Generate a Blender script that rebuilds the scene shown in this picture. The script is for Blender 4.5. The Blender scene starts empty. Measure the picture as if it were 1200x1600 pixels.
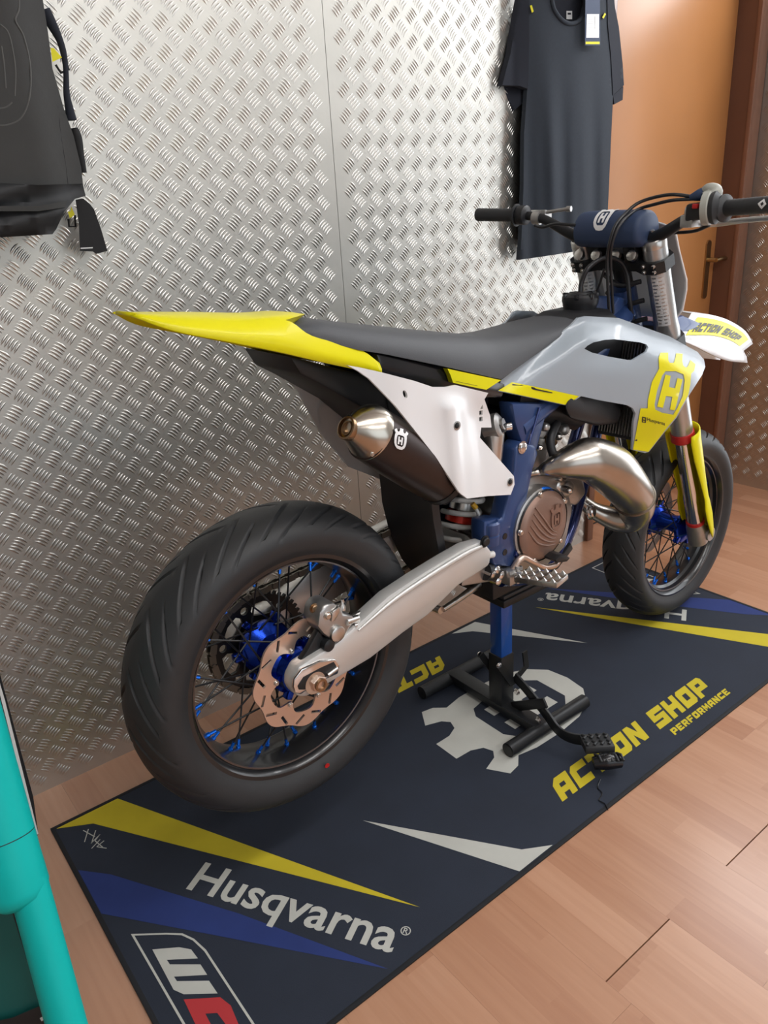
import bpy, bmesh, math, random
from mathutils import Vector, Matrix
from mathutils.geometry import delaunay_2d_cdt
random.seed(7)
PI = math.pi
S = bpy.context.scene
COL = S.collection

# ------------------------------------------------------------------ camera
FPX = 1205.12
CAM_LOC = Vector((-0.185018, -0.797356, 1.297693))
CAM_ROT = (Matrix.Rotation(-0.644416, 3, 'Z') @ Matrix.Rotation(1.185882, 3, 'X') @ Matrix.Rotation(-0.063481, 3, 'Z'))
cd = bpy.data.cameras.new('camera'); cam = bpy.data.objects.new('camera', cd); COL.objects.link(cam)
cam.matrix_world = Matrix.Translation(CAM_LOC) @ CAM_ROT.to_4x4()
cd.sensor_fit = 'VERTICAL'; cd.sensor_height = 36.0; cd.lens = FPX / 1600 * 36.0; cd.clip_start = 0.02
S.camera = cam
# ------------------------------------------------------------------ world, lights, exposure
S.view_settings.view_transform = 'Standard'; S.view_settings.look = 'None'
S.view_settings.gamma = 1.0; S.view_settings.use_curve_mapping = False
S.view_settings.exposure = -0.28
w = bpy.data.worlds.new('sky'); S.world = w; w.use_nodes = True
bg = w.node_tree.nodes['Background']; bg.inputs[0].default_value = (0.80, 0.90, 1.0, 1); bg.inputs[1].default_value = 1.2

def area(name, loc, target, sx, sy, power, color):
    l = bpy.data.lights.new(name, 'AREA'); l.shape = 'RECTANGLE'; l.size = sx; l.size_y = sy; l.energy = power; l.color = color
    o = bpy.data.objects.new(name, l); COL.objects.link(o); o.location = loc
    o.rotation_euler = (Vector(target) - Vector(loc)).to_track_quat('-Z', 'Y').to_euler()
    return o
area('window_daylight', (3.20, -0.16, 1.06), (2.0, -0.16, 1.06), 1.16, 1.84, 20, (0.97, 0.98, 1.0))
area('transom_fill', (3.20, 0.07, 2.32), (2.0, 0.07, 2.32), 1.58, 0.50, 40, (0.97, 0.98, 1.0))  # added light from high up, puts a sheen on the floor at right
area('shopfront_daylight', (0.6, -3.95, 1.45), (0.6, 0, 1.3), 3.4, 2.2, 16, (0.92, 0.97, 1.0))

# ------------------------------------------------------------------ photo pixels to directions
WALL_Y = 0.944; WALL_X = 3.08
BIKE = Vector((0.4207, 0.375, 0.0)); YAW = 0.0337
EX = Vector((math.cos(YAW), math.sin(YAW), 0)); NL = Vector((-math.sin(YAW), math.cos(YAW), 0))
def raydir(px, py): return CAM_ROT @ Vector(((px - 600) / FPX, -(py - 800) / FPX, -1.0))
def P(px, py, v=0.0):
    """pixel on the bike's vertical plane, v metres to the right of its middle -> bike coordinates (forward, left, up)"""
    d = raydir(px, py); c = BIKE - NL * v
    s = (c - CAM_LOC).dot(NL) / d.dot(NL); q = CAM_LOC + d * s - BIKE
    return Vector((q.dot(EX), q.dot(NL), q.z))
def G(px, py, z=0.0):
    d = raydir(px, py); return CAM_LOC + d * ((z - CAM_LOC.z) / d.z)
def WL(px, py, y=WALL_Y):
    d = raydir(px, py); return CAM_LOC + d * ((y - CAM_LOC.y) / d.y)
def depth(p):
    q = BIKE + EX * p.x + NL * p.y + Vector((0, 0, p.z)); return -(CAM_ROT.transposed() @ (q - CAM_LOC)).z
def RP(p, rpx): return rpx * depth(p) / FPX

# ------------------------------------------------------------------ materials
MATS = {}
def mat(name, col, rough=0.5, metal=0.0, noise=0.0, nscale=20.0, bump=0.0, bscale=200.0, coat=0.0, emit=0.0, trans=0.0, spec=0.5, aniso=0.0):
    m = bpy.data.materials.new(name); m.use_nodes = True; nt = m.node_tree; b = nt.nodes['Principled BSDF']
    b.inputs['Base Color'].default_value = (*col, 1); b.inputs['Roughness'].default_value = rough; b.inputs['Metallic'].default_value = metal
    b.inputs['Coat Weight'].default_value = coat; b.inputs['Coat Roughness'].default_value = 0.08; b.inputs['Specular IOR Level'].default_value = spec
    b.inputs['Transmission Weight'].default_value = trans
    if emit: b.inputs['Emission Color'].default_value = (*col, 1); b.inputs['Emission Strength'].default_value = emit
    tc = nt.nodes.new('ShaderNodeTexCoord')
    if noise:
        n = nt.nodes.new('ShaderNodeTexNoise'); n.inputs['Scale'].default_value = nscale; n.inputs['Detail'].default_value = 4
        nt.links.new(tc.outputs['Object'], n.inputs['Vector'])
        mr = nt.nodes.new('ShaderNodeMapRange'); mr.inputs[3].default_value = 1 - noise; mr.inputs[4].default_value = 1 + noise
        nt.links.new(n.outputs['Fac'], mr.inputs[0])
        vm = nt.nodes.new('ShaderNodeVectorMath'); vm.operation = 'SCALE'; vm.inputs[0].default_value = col
        nt.links.new(mr.outputs[0], vm.inputs['Scale']); nt.links.new(vm.outputs[0], b.inputs['Base Color'])
    if bump:
        n = nt.nodes.new('ShaderNodeTexNoise'); n.inputs['Scale'].default_value = bscale; n.inputs['Detail'].default_value = 3
        nt.links.new(tc.outputs['Object'], n.inputs['Vector'])
        bp = nt.nodes.new('ShaderNodeBump'); bp.inputs['Strength'].default_value = bump; bp.inputs['Distance'].default_value = 0.002
        nt.links.new(n.outputs['Fac'], bp.inputs['Height']); nt.links.new(bp.outputs[0], b.inputs['Normal'])
    MATS[name] = m; return m
mat('plate_aluminium', (0.56, 0.55, 0.51), 0.44, 1.0, noise=0.12, nscale=5, bump=0.10, bscale=60)
mat('tread_aluminium', (0.60, 0.585, 0.55), 0.30, 1.0)
mat('door_wood', (0.42, 0.18, 0.060), 0.35, noise=0.15, nscale=3)
mat('frame_wood', (0.13, 0.055, 0.033), 0.35, noise=0.2, nscale=6)
mat('casing_wood', (0.19, 0.085, 0.05), 0.35, noise=0.2, nscale=6)
mat('wall_paint', (0.50, 0.50, 0.49), 0.9)
mat('ceiling_paint', (0.62, 0.62, 0.61), 0.9)
mat('floor_base', (0.05, 0.03, 0.02), 0.8)
mat('brass', (0.42, 0.31, 0.17), 0.3, 1.0)
mat('mat_fabric', (0.015, 0.021, 0.037), 0.85, noise=0.25, nscale=9, bump=0.35, bscale=900)
mat('mat_edge', (0.008, 0.009, 0.012), 0.8)
mat('print_yellow', (0.56, 0.45, 0.015), 0.8, noise=0.12, nscale=14)
mat('print_white', (0.50, 0.50, 0.46), 0.8, noise=0.12, nscale=14)
mat('print_blue', (0.014, 0.032, 0.16), 0.8, noise=0.25, nscale=10)
mat('print_red', (0.45, 0.03, 0.035), 0.8)
mat('rubber', (0.022, 0.023, 0.025), 0.55, noise=0.2, nscale=30, bump=0.08, bscale=300)
mat('black_plastic', (0.012, 0.012, 0.014), 0.45)
mat('black_gloss', (0.010, 0.010, 0.012), 0.22)
mat('black_rim', (0.012, 0.012, 0.013), 0.28, coat=0.3)
mat('rim_lip', (0.16, 0.16, 0.17), 0.3, 1.0)
mat('black_metal', (0.018, 0.019, 0.021), 0.4, 0.3, bump=0.05)
mat('blue_anodised', (0.012, 0.055, 0.48), 0.22, 0.9)
mat('blue_nipple', (0.01, 0.16, 0.75), 0.25, 0.7)
mat('frame_blue', (0.028, 0.060, 0.175), 0.35, 0.15, coat=0.3)
mat('frame_blue_gloss', (0.015, 0.030, 0.14), 0.15, 0.5, coat=0.6)
mat('stand_blue', (0.010, 0.075, 0.34), 0.3, 0.2, coat=0.4)
mat('pad_blue', (0.022, 0.042, 0.098), 0.6)
mat('silver', (0.62, 0.60, 0.57), 0.28, 1.0, noise=0.08, nscale=25)
mat('swingarm_alloy', (0.68, 0.67, 0.65), 0.40, 0.55, noise=0.06, nscale=12)
mat('cast_alloy', (0.45, 0.44, 0.43), 0.38, 0.9, noise=0.15, nscale=60, bump=0.08)
mat('chrome', (0.75, 0.72, 0.70), 0.12, 1.0)
mat('fork_alloy', (0.52, 0.53, 0.53), 0.32, 0.85)
mat('pipe_steel', (0.50, 0.46, 0.41), 0.27, 1.0, noise=0.10, nscale=18)
mat('pipe_weld', (0.25, 0.21, 0.17), 0.4, 1.0)
mat('disc_steel', (0.70, 0.54, 0.45), 0.3, 0.85)
mat('silencer_body', (0.040, 0.026, 0.023), 0.35, 0.5, noise=0.15, nscale=30)
mat('silencer_cap', (0.56, 0.51, 0.44), 0.24, 1.0)
mat('bronze', (0.34, 0.23, 0.14), 0.32, 1.0)
mat('clutch_bronze', (0.29, 0.185, 0.145), 0.42, 0.6, noise=0.06)
mat('plastic_yellow', (0.76, 0.69, 0.002), 0.36, coat=0.08, spec=0.3)
mat('plastic_white', (0.80, 0.80, 0.81), 0.30, coat=0.3)
mat('plastic_grey', (0.33, 0.375, 0.42), 0.32, coat=0.3)
mat('plastic_lightgrey', (0.56, 0.57, 0.58), 0.4)
mat('seat_vinyl', (0.068, 0.071, 0.078), 0.6, bump=0.15, bscale=500)
mat('throttle_grey', (0.36, 0.36, 0.32), 0.45)
mat('decal_white', (0.78, 0.78, 0.78), 0.4)
mat('decal_black', (0.012, 0.012, 0.013), 0.4)
mat('decal_label', (0.62, 0.62, 0.62), 0.5)
mat('spring_white', (0.66, 0.65, 0.62), 0.35)
mat('red_anodised', (0.55, 0.03, 0.015), 0.3, 0.3)
mat('red_plastic', (0.50, 0.02, 0.02), 0.35)
mat('orange_bit', (0.75, 0.42, 0.02), 0.4)
mat('sprocket_black', (0.013, 0.013, 0.013), 0.4, 0.4)
mat('chain_steel', (0.16, 0.145, 0.12), 0.45, 0.8)
mat('shirt_grey', (0.027, 0.034, 0.046), 0.92, noise=0.14, nscale=120)
mat('shirt_dark', (0.016, 0.019, 0.029), 0.92, noise=0.12, nscale=120)
mat('bag_line', (0.075, 0.075, 0.072), 0.7)
mat('bag_grey', (0.030, 0.030, 0.029), 0.75, noise=0.15, nscale=25, bump=0.1)
mat('bag_dark', (0.016, 0.017, 0.019), 0.65, noise=0.2, nscale=20)
mat('strap_black', (0.008, 0.008, 0.009), 0.8)
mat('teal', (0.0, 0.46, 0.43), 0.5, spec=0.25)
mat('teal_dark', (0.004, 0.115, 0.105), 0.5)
mat('fill_diffuser', (1.0, 0.97, 0.92), 0.6, emit=6.0)  # glow of the added overhead fill lamps

def plank_material():
    m = bpy.data.materials.new('laminate'); m.use_nodes = True; nt = m.node_tree; N = nt.nodes.new; L = nt.links.new
    b = nt.nodes['Principled BSDF']; b.inputs['Roughness'].default_value = 0.32; b.inputs['Coat Weight'].default_value = 0.5; b.inputs['Coat Roughness'].default_value = 0.22
    tc = N('ShaderNodeTexCoord'); oi = N('ShaderNodeObjectInfo'); sx = N('ShaderNodeSeparateXYZ'); L(tc.outputs['Object'], sx.inputs[0])
    def mth(op, a, b_=None):
        n = N('ShaderNodeMath'); n.operation = op
        for i, q in enumerate((a, b_)):
            if q is None: continue
            if isinstance(q, (int, float)): n.inputs[i].default_value = q
            else: L(q, n.inputs[i])
        return n.outputs[0]
    strip = mth('FLOOR', mth('DIVIDE', sx.outputs[0], 0.0646))
    off = mth('MULTIPLY', mth('SINE', mth('ADD', mth('MULTIPLY', strip, 12.9), mth('MULTIPLY', oi.outputs['Random'], 40.0))), 3.0)
    seg = mth('FLOOR', mth('ADD', mth('DIVIDE', sx.outputs[1], 0.42), off))
    cx = N('ShaderNodeCombineXYZ'); L(strip, cx.inputs[0]); L(seg, cx.inputs[1]); L(mth('MULTIPLY', oi.outputs['Random'], 97.0), cx.inputs[2])
    wn = N('ShaderNodeTexWhiteNoise'); wn.noise_dimensions = '3D'; L(cx.outputs[0], wn.inputs['Vector'])
    mp = N('ShaderNodeMapping'); mp.inputs['Scale'].default_value = (70, 4, 1); L(tc.outputs['Object'], mp.inputs[0])
    ad = N('ShaderNodeVectorMath'); ad.operation = 'ADD'; L(mp.outputs[0], ad.inputs[0])
    c2 = N('ShaderNodeCombineXYZ'); L(mth('MULTIPLY', wn.outputs['Value'], 30.0), c2.inputs[1]); L(mth('MULTIPLY', oi.outputs['Random'], 50.0), c2.inputs[2]); L(c2.outputs[0], ad.inputs[1])
    ns = N('ShaderNodeTexNoise'); ns.inputs['Scale'].default_value = 1.0; ns.inputs['Detail'].default_value = 5; ns.inputs['Distortion'].default_value = 0.6; L(ad.outputs[0], ns.inputs['Vector'])
    f = mth('ADD', mth('MULTIPLY', wn.outputs['Value'], 0.48), mth('MULTIPLY', ns.outputs['Fac'], 0.58))
    cr = N('ShaderNodeValToRGB'); e = cr.color_ramp.elements
    e[0].position = 0.08; e[0].color = (0.37, 0.165, 0.092, 1); e[1].position = 0.95; e[1].color = (0.56, 0.31, 0.195, 1)
    k = cr.color_ramp.elements.new(0.5); k.color = (0.46, 0.235, 0.137, 1)
    L(f, cr.inputs[0]); L(cr.outputs[0], b.inputs['Base Color'])
    MATS['laminate'] = m
plank_material()

# ------------------------------------------------------------------ mesh helpers
def tag(o, label=None, cat=None, group=None, kind=None):
    if label: o['label'] = label
    if cat: o['category'] = cat
    if group: o['group'] = group
    if kind: o['kind'] = kind
    return o
def empty(name, loc, rz=0.0):
    o = bpy.data.objects.new(name, None); COL.objects.link(o); o.location = loc; o.rotation_euler = (0, 0, rz); o.empty_display_size = 0.05
    return o
def obj(name, me, m, parent=None, loc=None):
    o = bpy.data.objects.new(name, me); COL.objects.link(o)
    if m and not me.materials: me.materials.append(MATS[m])
    if parent: o.parent = parent
    if loc is not None: o.location = loc
    return o
def mesh(name, vs, fs, m=None, parent=None, ang=38, bevel=0.0, seg=2, flat=False):
    me = bpy.data.meshes.new(name); me.from_pydata([tuple(v) for v in vs], [], fs)
    bm = bmesh.new(); bm.from_mesh(me); bmesh.ops.recalc_face_normals(bm, faces=bm.faces)
    if bevel:
        ed = [e for e in bm.edges if len(e.link_faces) == 2 and e.calc_face_angle(0) > math.radians(28)]
        bmesh.ops.bevel(bm, geom=ed, offset=bevel, segments=seg, profile=0.5, affect='EDGES', clamp_overlap=True)
    bm.to_mesh(me); bm.free()
    if not flat:
        me.polygons.foreach_set('use_smooth', [True] * len(me.polygons)); me.set_sharp_from_angle(angle=math.radians(ang))
    return obj(name, me, m, parent)
def merge(parts):
    V, F = [], []
    for vs, fs in parts:
        k = len(V); V += list(vs); F += [tuple(i + k for i in f) for f in fs]
    return V, F
def boxvf(c, ax, ay, az):
    """box with centre c and half-extent vectors"""
    c, ax, ay, az = map(Vector, (c, ax, ay, az))
    vs = [c + ax * i + ay * j + az * k for i in (-1, 1) for j in (-1, 1) for k in (-1, 1)]
    return vs, [(0, 1, 3, 2), (4, 6, 7, 5), (0, 4, 5, 1), (2, 3, 7, 6), (0, 2, 6, 4), (1, 5, 7, 3)]
def abox(x0, x1, y0, y1, z0, z1): return boxvf(((x0 + x1) / 2, (y0 + y1) / 2, (z0 + z1) / 2), ((x1 - x0) / 2, 0, 0), (0, (y1 - y0) / 2, 0), (0, 0, (z1 - z0) / 2))
def crom(pts, n=8):
    """Catmull-Rom through tuples of numbers"""
    p = [tuple(q) for q in pts]; p = [tuple(2 * a - b for a, b in zip(p[0], p[1]))] + p + [tuple(2 * a - b for a, b in zip(p[-1], p[-2]))]
    out = []
    for i in range(1, len(p) - 2):
        for k in range(n):
            t = k / n
            out.append(tuple(0.5 * (2 * b + (c - a) * t + (2 * a - 5 * b + 4 * c - d) * t * t + (3 * b - a - 3 * c + d) * t ** 3) for a, b, c, d in zip(p[i - 1], p[i], p[i + 1], p[i + 2])))
    out.append(p[-2]); return out
def tubevf(pts, rad, seg=14, caps=True, closed=False):
    pts = [Vector(q) for q in pts]; n = len(pts); rad = rad if isinstance(rad, (list, tuple)) else [rad] * n
    V, F = [], []; T = []
    for i in range(n):
        a = pts[(i - 1) % n if closed else max(i - 1, 0)]; b = pts[(i + 1) % n if closed else min(i + 1, n - 1)]
        T.append((b - a).normalized())
    u = T[0].orthogonal().normalized()
    for i in range(n):
        u = (u - T[i] * u.dot(T[i])).normalized(); w_ = T[i].cross(u)
        for k in range(seg):
            a = 2 * PI * k / seg; V.append(pts[i] + (u * math.cos(a) + w_ * math.sin(a)) * rad[i])
    for i in range(n if closed else n - 1):
        j = (i + 1) % n
        for k in range(seg): F.append((i * seg + k, i * seg + (k + 1) % seg, j * seg + (k + 1) % seg, j * seg + k))
    if caps and not closed: F += [tuple(range(seg - 1, -1, -1)), tuple(range((n - 1) * seg, n * seg))]
    return V, F
def path(pts, r, n=8):
    """smooth tube through points; r number or list"""
    rr = r if isinstance(r, (list, tuple)) else [r] * len(pts)
    q = crom([(*p, a) for p, a in zip(pts, rr)], n)
    return [Vector(a[:3]) for a in q], [max(a[3], 0.0005) for a in q]
def lathevf(prof, c, axis, seg=32, caps=True, start=0.0):
    """prof: (radius, distance along axis)"""
    c = Vector(c); ax = Vector(axis).normalized(); u = Vector((0, 0, 1)) if abs(ax.z) < 0.9 else Vector((1, 0, 0))
    u = (u - ax * u.dot(ax)).normalized(); w_ = ax.cross(u); V, F = [], []
    for r, h in prof:
        for k in range(seg):
            a = 2 * PI * k / seg + start; V.append(c + ax * h + (u * math.cos(a) + w_ * math.sin(a)) * r)
    n = len(prof)
    for i in range(n - 1):
        for k in range(seg): F.append((i * seg + k, i * seg + (k + 1) % seg, (i + 1) * seg + (k + 1) % seg, (i + 1) * seg + k))
    if caps: F += [tuple(range(seg - 1, -1, -1)), tuple(range((n - 1) * seg, n * seg))]
    return V, F
def inside(p, poly):
    x, y = p; r = False; j = len(poly) - 1
    for i in range(len(poly)):
        xi, yi = poly[i]; xj, yj = poly[j]
        if (yi > y) != (yj > y) and x < (xj - xi) * (y - yi) / (yj - yi) + xi: r = not r
        j = i
    return r
def cdt(outline, holes=(), grid=0.0):
    vs, es = [], []
    for loop in [outline, *holes]:
        pts = []
        for i, a in enumerate(loop):
            b = loop[(i + 1) % len(loop)]; k = 1
            if grid: k = max(1, int(math.hypot(b[0] - a[0], b[1] - a[1]) / grid))
            for t in range(k): pts.append((a[0] + (b[0] - a[0]) * t / k, a[1] + (b[1] - a[1]) * t / k))
        k0 = len(vs); vs += pts; es += [(k0 + i, k0 + (i + 1) % len(pts)) for i in range(len(pts))]
    ok = lambda p: inside(p, outline) and not any(inside(p, h) for h in holes)
    if grid:
        x0 = min(p[0] for p in outline); x1 = max(p[0] for p in outline); y0 = min(p[1] for p in outline); y1 = max(p[1] for p in outline)
        bnd = list(vs); ix = int((x1 - x0) / grid) + 1; iy = int((y1 - y0) / grid) + 1
        for i in range(ix):
            for j in range(iy):
                p = (x0 + (i + 0.5 + 0.5 * (j % 2)) * grid, y0 + (j + 0.5) * grid)
                if ok(p) and min((p[0] - b[0]) ** 2 + (p[1] - b[1]) ** 2 for b in bnd) > (0.45 * grid) ** 2: vs.append(p)
    r = delaunay_2d_cdt([Vector(p) for p in vs], es, [], 0, 1e-7)
    V = [tuple(v) for v in r[0]]
    F = [f for f in r[2] if ok((sum(V[i][0] for i in f) / len(f), sum(V[i][1] for i in f) / len(f)))]
    return V, F
def platevf(outline, fmap, bmap=None, holes=(), grid=0.0):
    V, F = cdt(outline, holes, grid); n = len(V); A = [fmap(*p) for p in V]
    if bmap is None: return A, F
    Bk = [bmap(*p) for p in V]; fs = list(F) + [tuple(i + n for i in reversed(f)) for f in F]
    cnt = {}
    for f in F:
        for i in range(len(f)):
            e = (f[i], f[(i + 1) % len(f)]); cnt[e] = 1
    for (a, b) in cnt:
        if (b, a) not in cnt: fs.append((b, a, a + n, b + n))
    return A + Bk, fs
def slab(name, px, v0, v1, m, parent, bevel=0.004, holes=()):
    """px outline on the plane v0 right of the middle, extruded to v1"""
    f = lambda x, y: P(x, y, v0)
    q = [P(x, y, v0) for x, y in px]; hh = [[P(x, y, v0) for x, y in h] for h in holes]
    o2 = [(a.x, a.z) for a in q]; h2 = [[(a.x, a.z) for a in h] for h in hh]
    if not holes:
        n = len(o2); V = [Vector((a, -v0, b)) for a, b in o2] + [Vector((a, -v1, b)) for a, b in o2]
        F = [tuple(range(n)), tuple(range(2 * n - 1, n - 1, -1))] + [(i, (i + 1) % n, n + (i + 1) % n, n + i) for i in range(n)]
        return mesh(name, V, F, m, parent, bevel=bevel)
    V, F = platevf(o2, lambda a, b: Vector((a, -v0, b)), lambda a, b: Vector((a, -v1, b)), h2)
    return mesh(name, V, F, m, parent)
def loft(secs, closed=True, caps=True):
    n = len(secs[0]); V = [Vector(p) for s in secs for p in s]; F = []
    for i in range(len(secs) - 1):
        for k in range(n if closed else n - 1): F.append((i * n + k, i * n + (k + 1) % n, (i + 1) * n + (k + 1) % n, (i + 1) * n + k))
    if caps and closed: F += [tuple(range(n - 1, -1, -1)), tuple(range((len(secs) - 1) * n, len(secs) * n))]
    return V, F
def interp(tab, x):
    tab = sorted(tab)
    if x <= tab[0][0]: return tab[0][1]
    for (a, p), (b, q) in zip(tab, tab[1:]):
        if x <= b: return p + (q - p) * (x - a) / (b - a)
    return tab[-1][1]
def sm(a, b, x):
    t = min(max((x - a) / (b - a), 0), 1); return t * t * (3 - 2 * t)
def mirror(vs): return [Vector((v[0], -v[1], v[2])) for v in vs]
def textvf(s, bold=0.0, spacing=1.0):
    """flat letter mesh, normalised: cap height 1, starts at x=0"""
    c = bpy.data.curves.new('t', 'FONT'); c.body = s; c.offset = bold; c.space_character = spacing; c.resolution_u = 3
    o = bpy.data.objects.new('t', c); COL.objects.link(o); dg = bpy.context.evaluated_depsgraph_get()
    me = bpy.data.meshes.new_from_object(o.evaluated_get(dg)); V = [tuple(v.co) for v in me.vertices]; F = [tuple(p.vertices) for p in me.polygons]
    bpy.data.objects.remove(o); bpy.data.curves.remove(c); bpy.data.meshes.remove(me)
    x0 = min(v[0] for v in V); h = 0.69
    return [((v[0] - x0) / h, v[1] / h) for v in V], F
def bolt(parent, c, axis, r=0.006, h=0.006, m='silver', name='bolt'):
    V, F = merge([lathevf([(r, 0), (r, h * 0.8), (r * 0.8, h)], c, axis, 12), lathevf([(r * 1.35, 0), (r * 1.35, h * 0.25)], c, axis, 14)])
    return mesh(name, V, F, m, parent)
# emblem template: gunsight-shaped badge with three prongs, an oval and an H
_h = [(0.12, 0.75), (0.125, 0.60), (0.17, 0.50), (0.25, 0.47), (0.31, 0.52), (0.36, 0.66), (0.52, 0.56), (0.50, 0.45), (0.42, 0.36), (0.455, 0.18), (0.46, -0.1), (0.43, -0.38), (0.35, -0.58), (0.2, -0.72), (0.0, -0.75)]
EMB_OUT = _h + [(-x, y) for x, y in reversed(_h[:-1])]
_o = [(0.16, 0.26), (0.25, 0.20), (0.28, 0.05), (0.28, -0.2), (0.25, -0.42), (0.16, -0.52)]
EMB_OVAL = _o + [(-x, y) for x, y in reversed(_o)]
EMB_H = [(-0.18, 0.14), (-0.06, 0.14), (-0.06, -0.06), (0.06, -0.06), (0.06, 0.14), (0.18, 0.14), (0.18, -0.40), (0.06, -0.40), (0.06, -0.20), (-0.06, -0.20), (-0.06, -0.40), (-0.18, -0.40)]
def emblemvf(fmap, grid=0.0): return merge([platevf(EMB_OUT, fmap, None, [EMB_OVAL], grid), platevf(EMB_H, fmap, None, (), grid)])

# block lettering of the sponsor
BL = {
 'A': ([(0, 0), (0, .75), (.25, 1), (1, 1), (1, 0), (.66, 0), (.66, .25), (.34, .25), (.34, 0)], [(.34, .5), (.34, .68), (.66, .68), (.66, .5)]),
 'C': ([(0, 0), (0, .8), (.2, 1), (1, 1), (1, .68), (.34, .68), (.34, .32), (1, .32), (1, 0)], None),
 'T': ([(0, .68), (0, 1), (1, 1), (1, .68), (.67, .68), (.67, 0), (.33, 0), (.33, .68)], None),
 'I': ([(0, 0), (0, 1), (.34, 1), (.34, 0)], None),
 'O': ([(0, 0), (0, .85), (.15, 1), (1, 1), (1, .15), (.85, 0)], [(.34, .32), (.34, .68), (.66, .68), (.66, .32)]),
 'N': ([(0, 0), (0, 1), (.34, 1), (.66, .5), (.66, 1), (1, 1), (1, 0), (.66, 0), (.34, .5), (.34, 0)], None),
 'S': ([(0, 0), (1, 0), (1, .62), (.34, .62), (.34, .72), (1, .72), (1, 1), (0, 1), (0, .38), (.66, .38), (.66, .28), (0, .28)], None),
 'H': ([(0, 0), (0, 1), (.34, 1), (.34, .65), (.66, .65), (.66, 1), (1, 1), (1, 0), (.66, 0), (.66, .35), (.34, .35), (.34, 0)], None),
 'P': ([(0, 0), (0, 1), (.85, 1), (1, .85), (1, .3), (.34, .3), (.34, 0)], [(.34, .55), (.34, .72), (.66, .72), (.66, .55)]),
 'E': ([(0, 0), (0, 1), (1, 1), (1, .75), (.34, .75), (.34, .63), (.85, .63), (.85, .38), (.34, .38), (.34, .25), (1, .25), (1, 0)], None),
 'R': ([(0, 0), (0, 1), (.85, 1), (1, .85), (1, .4), (.8, .35), (1, 0), (.68, 0), (.5, .3), (.34, .3), (.34, 0)], [(.34, .55), (.34, .72), (.66, .72), (.66, .55)]),
 'F': ([(0, 0), (0, 1), (1, 1), (1, .75), (.34, .75), (.34, .6), (.85, .6), (.85, .35), (.34, .35), (.34, 0)], None),
 'M': ([(0, 0), (0, 1), (.28, 1), (.5, .6), (.72, 1), (1, 1), (1, 0), (.74, 0), (.74, .5), (.5, .15), (.26, .5), (.26, 0)], None)}
def blockvf(s, fmap, wl=1.0, gap=0.14, space=0.55):
    x = 0; parts = []
    tot = sum((0.34 if c == 'I' else space if c == ' ' else 1.0) + gap for c in s) - gap
    for c in s:
        if c == ' ': x += space + gap; continue
        out, hole = BL[c]; x0 = x
        parts.append(platevf(out, lambda a, b: fmap((x0 + a) / tot, b), None, [hole] if hole else ()))
        x += (0.34 if c == 'I' else 1.0) + gap
    return merge(parts)

# ================================================================== the room
def struct(o): o['kind'] = 'structure'; return o
H = 2.70
fl = struct(mesh('floor', *abox(-2.3, 3.3, -4.0, 1.15, -0.05, -0.012), 'floor_base', flat=True))
PW, PL = 0.194, 1.286
pm = {}
def plank_mesh(l):
    k = round(l, 3)
    if k not in pm:
        vs, fs = abox(0.00012, PW - 0.00012, 0, l - 0.0003, -0.012, 0.0)
        me = bpy.data.meshes.new('plank'); me.from_pydata([tuple(v) for v in vs], [], fs); me.materials.append(MATS['laminate']); pm[k] = me
    return pm[k]
col = 0
x = 0.649 - 15 * PW
while x < 3.08:
    y = -4.0 + (-0.25 + 4.0) % PL - PL if col in (15, 17) else -4.0 - random.random() * PL
    if col == 15: y = -0.25 - 3 * PL
    if col == 17: y = -0.254 - 3 * PL
    while y < 1.02:
        y0 = max(y, -4.0); y1 = min(y + PL, 1.02)
        gap = 0.0022 if (col in (15, 17) and abs(y + 0.25) < 0.02) else 0.0
        if y1 - y0 > 0.03: obj('plank', plank_mesh(y1 - y0 - gap), None, fl, (x, y0 + gap, 0))
        y += PL
    x += PW; col += 1
struct(mesh('ceiling', *abox(-2.3, 3.3, -4.1, 1.15, H, H + 0.1), 'ceiling_paint', flat=True))
DX0, DX1, DH = 2.135, 2.998, 2.06
wf = struct(mesh('wall_far', *merge([abox(-2.3, DX0, WALL_Y + 0.004, 1.15, -0.05, H), abox(DX0, DX1, WALL_Y + 0.004, 1.15, DH, H), abox(DX1, 3.3, WALL_Y + 0.004, 1.15, -0.05, H)]), 'wall_paint', flat=True))
WY0, WY1, WZ0, WZ1 = -0.74, 0.42, 0.12, 2.00; TY1, TZ0, TZ1 = 0.88, 2.05, 2.60
wr = struct(mesh('wall_right', *merge([abox(WALL_X + 0.004, 3.3, TY1, WALL_Y, -0.05, H), abox(WALL_X + 0.004, 3.3, WY1, TY1, -0.05, TZ0), abox(WALL_X + 0.004, 3.3, WY0, TY1, TZ1, H), abox(WALL_X + 0.004, 3.3, -4.0, WY0, -0.05, H), abox(WALL_X + 0.004, 3.3, WY0, WY1, -0.05, WZ0), abox(WALL_X + 0.004, 3.3, WY0, WY1, WZ1, TZ0)]), 'wall_paint', flat=True))
struct(mesh('wall_left', *abox(-2.4, -2.3, -4.1, 1.15, -0.05, H), 'wall_paint', flat=True))
wn_ = struct(mesh('wall_near', *merge([abox(-2.3, -1.1, -4.1, -4.0, -0.05, H), abox(2.3, 3.3, -4.1, -4.0, -0.05, H), abox(-1.1, 2.3, -4.1, -4.0, -0.05, 0.35), abox(-1.1, 2.3, -4.1, -4.0, 2.55, H)]), 'wall_paint', flat=True))
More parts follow.
